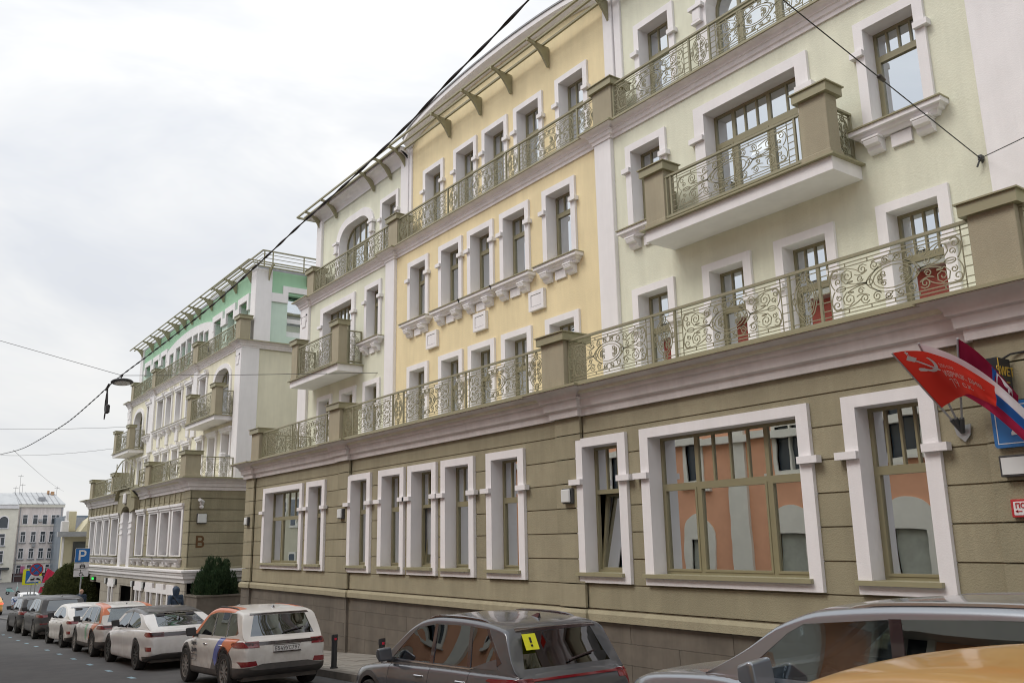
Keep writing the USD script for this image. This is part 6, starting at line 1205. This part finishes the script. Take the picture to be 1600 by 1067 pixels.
plate(t, 'small_plate', x-.05, y+.33, -.42, .40, .22, M['signwhite'])
x = -64.0; y = 8.42
t = thing('crossing_sign', 'blue pedestrian crossing sign on a fluorescent yellow board behind the no stopping sign', 'sign', (x, y, zs(x))); post(t, x-.03, y+.1, .3)
plate(t, 'board', x, y+.10, -.05, 1.05, .95, M['signyellow']); plate(t, 'sign_face', x+.021, y+.12, -.05, .75, .78, M['signblue'], th=.003); part(t, 'white_triangle', ext_x(Polygon([(y-.2, -.36), (y+.44, -.36), (y+.12, .24)]), x+.025, x+.028), M['signwhite'])
x = -74.0; y = 10.85
t = thing('shop_flag', 'red pennant flag beyond the round bush', 'flag', (x, y, -2.9)); part(t, 'pole', tube([(x, y-.45, -1.6), (x, y+.2, .25)], .02, 6), M['grey'])
SF = cloth((x, y-.02, .28), (x, y-.5, -1.5), (x+.2, y+.5, -1.2), (x+.1, y+.85, -.35), .05); part(t, 'cloth', cloth_mesh(SF), fabric('pennant_cloth', (.45, .03, .07)), smooth=True)
t = thing('shop_sign', 'small blue shop sign behind the red pennant', 'sign', (-78, 10.0, -3)); post(t, -78.05, 10.2, .1); plate(t, 'panel', -78, 10.15, -.25, .8, .75, M['signblue'])
M['bollard'] = look('bollard_black', (0.025, 0.026, 0.028), 0.45, 0.2, 6.0)
for i, (x, y) in enumerate(((-18.4, 8.42), (-16.25, 8.45))):
    z = zs(x)+.14; t = thing('bollard', ('black bollard with a red reflector beside the striped crossover', 'black bollard with a red reflector just ahead of the grey crossover')[i], 'bollard', (x, y, z))
    part(t, 'post', MF.cylinder(.58, .062, .062, 18).translate([x, y, z])+MF.cylinder(.03, .085, .085, 18).translate([x, y, z]), M['bollard'], smooth=40)
    part(t, 'cap', (MF.cylinder(.13, .07, .07, 18).translate([x, y, z+.58])) - MF.cube([.4, .4, .2], True).rotate([0, -18, 0]).translate([x, y, z+.79]), M['bollard'], smooth=40)
    part(t, 'reflector', cbx(x+.055, x+.07, y-.03, y+.025, z+.585, z+.635, .004), look(f'reflector_red_{i}', (0.55, 0.02, 0.05), 0.3))

# ---------------------------------------------------------------- people
M['skin'] = look('skin', (0.45, 0.27, 0.20), 0.6); M['navy'] = look('navy_jacket', (0.028, 0.048, 0.085), 0.75, 0.3, 8.0, 0.4, 14, obj=True); M['jeans'] = look('dark_trousers', (0.02, 0.022, 0.03), 0.85)
M['floral'] = usdkit.material(stage, '/World/Looks/floral_jacket', {'tc': ('texture_coordinate', {}), 'v': ('voronoi_texture', {'scale': 9.0}), 'r': ('rgb_ramp', {'interpolate': False, 'ramp': [(0, (.10, .16, .34)), (.3, (.55, .60, .68)), (.62, (.60, .62, .68)), (.86, (.42, .06, .07)), (.93, (.5, .55, .62))]}), 's': ('separate_color', {}), 'p': ('principled_bsdf', {'roughness': .8})},
    [('tc.object', 'v.vector'), ('v.color', 's.color'), ('s.r', 'r.fac'), ('r.color', 'p.base_color')], surface='p.BSDF')
M['hair'] = look('dark_hair', (0.02, 0.015, 0.012), 0.6)
def bones(chain, n=14): return MF.batch_boolean([MF.batch_hull([MF.sphere(r0, n).translate(list(map(float, p0))), MF.sphere(r1, n).translate(list(map(float, p1)))]) for p0, r0, p1, r1 in chain], manifold3d.OpType.Add)
def smooth_mf(m, it=8, ln=.045):
    m = m.refine_to_length(ln); v, f, _ = meshkit.arrays(m); t = trimesh.Trimesh(v, f); trimesh.smoothing.filter_taubin(t, iterations=it); return t
def person(name, label, x, y, rz, H=1.74, jacket='navy', legs='jeans', hood=True, hairc='hair', step=.12, z=None, arm=.18, bald=False, group=None):
    """Standing or walking person who faces local +y."""
    t = thing(name, label, 'person', (x, y, zs(x)+(0.14 if y > KY else 0.0) if z is None else z), rz, group); s = H/1.74; V = lambda *a: np.array(a)*s
    Pn = lambda n, m, mt, lab=None: part(t, n, m, mt, smooth=True, local=True)
    leg = []
    for sd, st_ in ((-1, step), (1, -step)):
        hip, knee, ank, toe = V(sd*.095, 0, .90), V(sd*.10, st_*.7+.03, .49), V(sd*.10, st_-.05, .09), V(sd*.12, st_+.12, .05); leg += [(hip, .10*s, knee, .065*s), (knee, .063*s, ank, .045*s), (ank, .05*s, toe, .04*s)]
    arms = []; hands = []
    for sd, sw in ((-1, -arm), (1, arm)):
        sh, el, wr_ = V(sd*.20, 0, 1.41), V(sd*.26, sw*.4-.03, 1.14), V(sd*.25, sw+.06, .90); arms += [(sh, .075*s, el, .058*s), (el, .055*s, wr_, .042*s)]
        hands += [(wr_, .03*s, wr_+V(0, .02, -.09), .034*s)]+[(wr_+V((k-1.5)*.018, .03, -.09), .010*s, wr_+V((k-1.5)*.02, .055, -.155-.01*(k in (1, 2))), .008*s) for k in range(4)]+[(wr_+V(-sd*.02, .03, -.03), .012*s, wr_+V(-sd*.045, .06, -.085), .009*s)]
    torso = [(V(-.09, 0, .93), .115*s, V(.09, 0, .93), .115*s), (V(0, 0, .95), .14*s, V(0, 0, 1.25), .145*s), (V(-.10, 0, 1.25), .115*s, V(.10, 0, 1.25), .115*s), (V(-.15, 0, 1.40), .075*s, V(.15, 0, 1.40), .075*s), (V(0, 0, 1.38), .11*s, V(0, .01, 1.47), .06*s)]
    head = [(V(0, .01, 1.46), .052*s, V(0, .02, 1.55), .052*s), (V(0, .03, 1.58), .072*s, V(0, .01, 1.64), .098*s), (V(0, .10, 1.60), .018*s, V(0, .118, 1.585), .014*s), (V(0, .08, 1.54), .03*s, V(0, .085, 1.55), .03*s)]+[(V(sd*.095, .01, 1.62), .018*s, V(sd*.098, .0, 1.58), .014*s) for sd in (-1, 1)]
    Pn('body', smooth_mf(bones(leg+[(p, r*.9, q_, r2*.9) for p, r, q_, r2 in torso+arms]+hands+head)), M['skin'])
    Pn('jacket', smooth_mf(bones(torso+arms), 6), M[jacket]); Pn('trousers', smooth_mf(bones(leg[:2]+leg[3:5]+[(V(-.07, 0, .93), .122*s, V(.07, 0, .93), .122*s)]), 4), M[legs])
    Pn('shoes', smooth_mf(bones([(a, r+.012, b, r2+.012) for a, r, b, r2 in (leg[2], leg[5])]), 3), M['black'])
    for sd in (-1, 1): Pn('eye', MF.sphere(.012*s, 10).translate(list(V(sd*.035, .103, 1.625))), M['signblack'])
    if hood: Pn('hood', smooth_mf(bones([(V(0, -.01, 1.48), .10*s, V(0, -.01, 1.63), .128*s), (V(0, -.02, 1.64), .126*s, V(0, .02, 1.66), .122*s)])-MF.sphere(.105, 16).translate(list(V(0, .11, 1.60))), 5), M[jacket])
    elif not bald: Pn('hair', smooth_mf(bones([(V(0, -.005, 1.66), .104*s, V(0, -.03, 1.60), .095*s)])-MF.cube([.4, .2, .3], True).translate(list(V(0, .165, 1.56))), 5), M[hairc])
    return t
hp = person('person', 'person in a dark navy hooded jacket seen from behind, walking past the yew planter', -33.6, 9.15, 95, 1.76, step=.16)
part(hp, 'shoulder_strap', tube([(-.16, -.115, 1.47), (-.02, -.165, 1.28), (.13, -.13, 1.08), (.17, -.03, 1.0)], .016, 6), M['black'], local=True)
person('person', 'person in a white, blue and red patterned jacket standing in the street', -79.0, 9.55, 100, 1.74, jacket='floral', hood=False, step=.05, z=zs(-79))
person('person', 'far bald person on the pavement in front of the round bush', -50.5, 9.05, -80, 1.68, hood=False, bald=True)
person('person', 'far person in black walking beyond the round bush', -78.0, 11.8, 90, 1.75, hood=False, jacket='black', legs='black')

# small scooter far down the street
t = thing('scooter', 'far mint green motor scooter on the cross street', 'scooter', (-140, 16.5, zs(-140)), 80)
part(t, 'body', MF.hull_points(np.array([(.2, -.18, .35), (.2, .18, .35), (-.75, -.16, .45), (-.75, .16, .45), (-.3, -.17, .85), (-.85, -.15, .8), (-.3, .17, .85), (-.85, .15, .8)]))+MF.hull_points(np.array([(.35, -.22, .35), (.35, .22, .35), (.55, -.2, 1.0), (.55, .2, 1.0), (.45, 0, 1.15), (.6, 0, .9)])), look('mint_scooter_paint', (.22, .40, .38), .4), local=True)
for xx in (.62, -.62): part(t, 'wheel', lathe([(.10, -.05), (.25, -.05), (.25, .05), (.10, .05), (.10, -.05)], 18).apply_transform(trimesh.transformations.rotation_matrix(math.pi/2, [1, 0, 0])).apply_translation([xx, 0, .25]), M['black'], local=True)
part(t, 'windshield', MF.hull_points(np.array([(.5, -.25, 1.05), (.5, .25, 1.05), (.4, .18, 1.6), (.4, -.18, 1.6), (.52, -.25, 1.05), (.42, .18, 1.6)])), M['lampglass'], local=True)
part(t, 'seat', cbx(-.8, -.1, -.15, .15, .85, .95, .03), M['black'], local=True); part(t, 'handlebar', tube([(.42, -.35, 1.1), (.5, 0, 1.05), (.42, .35, 1.1)], .02, 6), M['dark'], local=True)
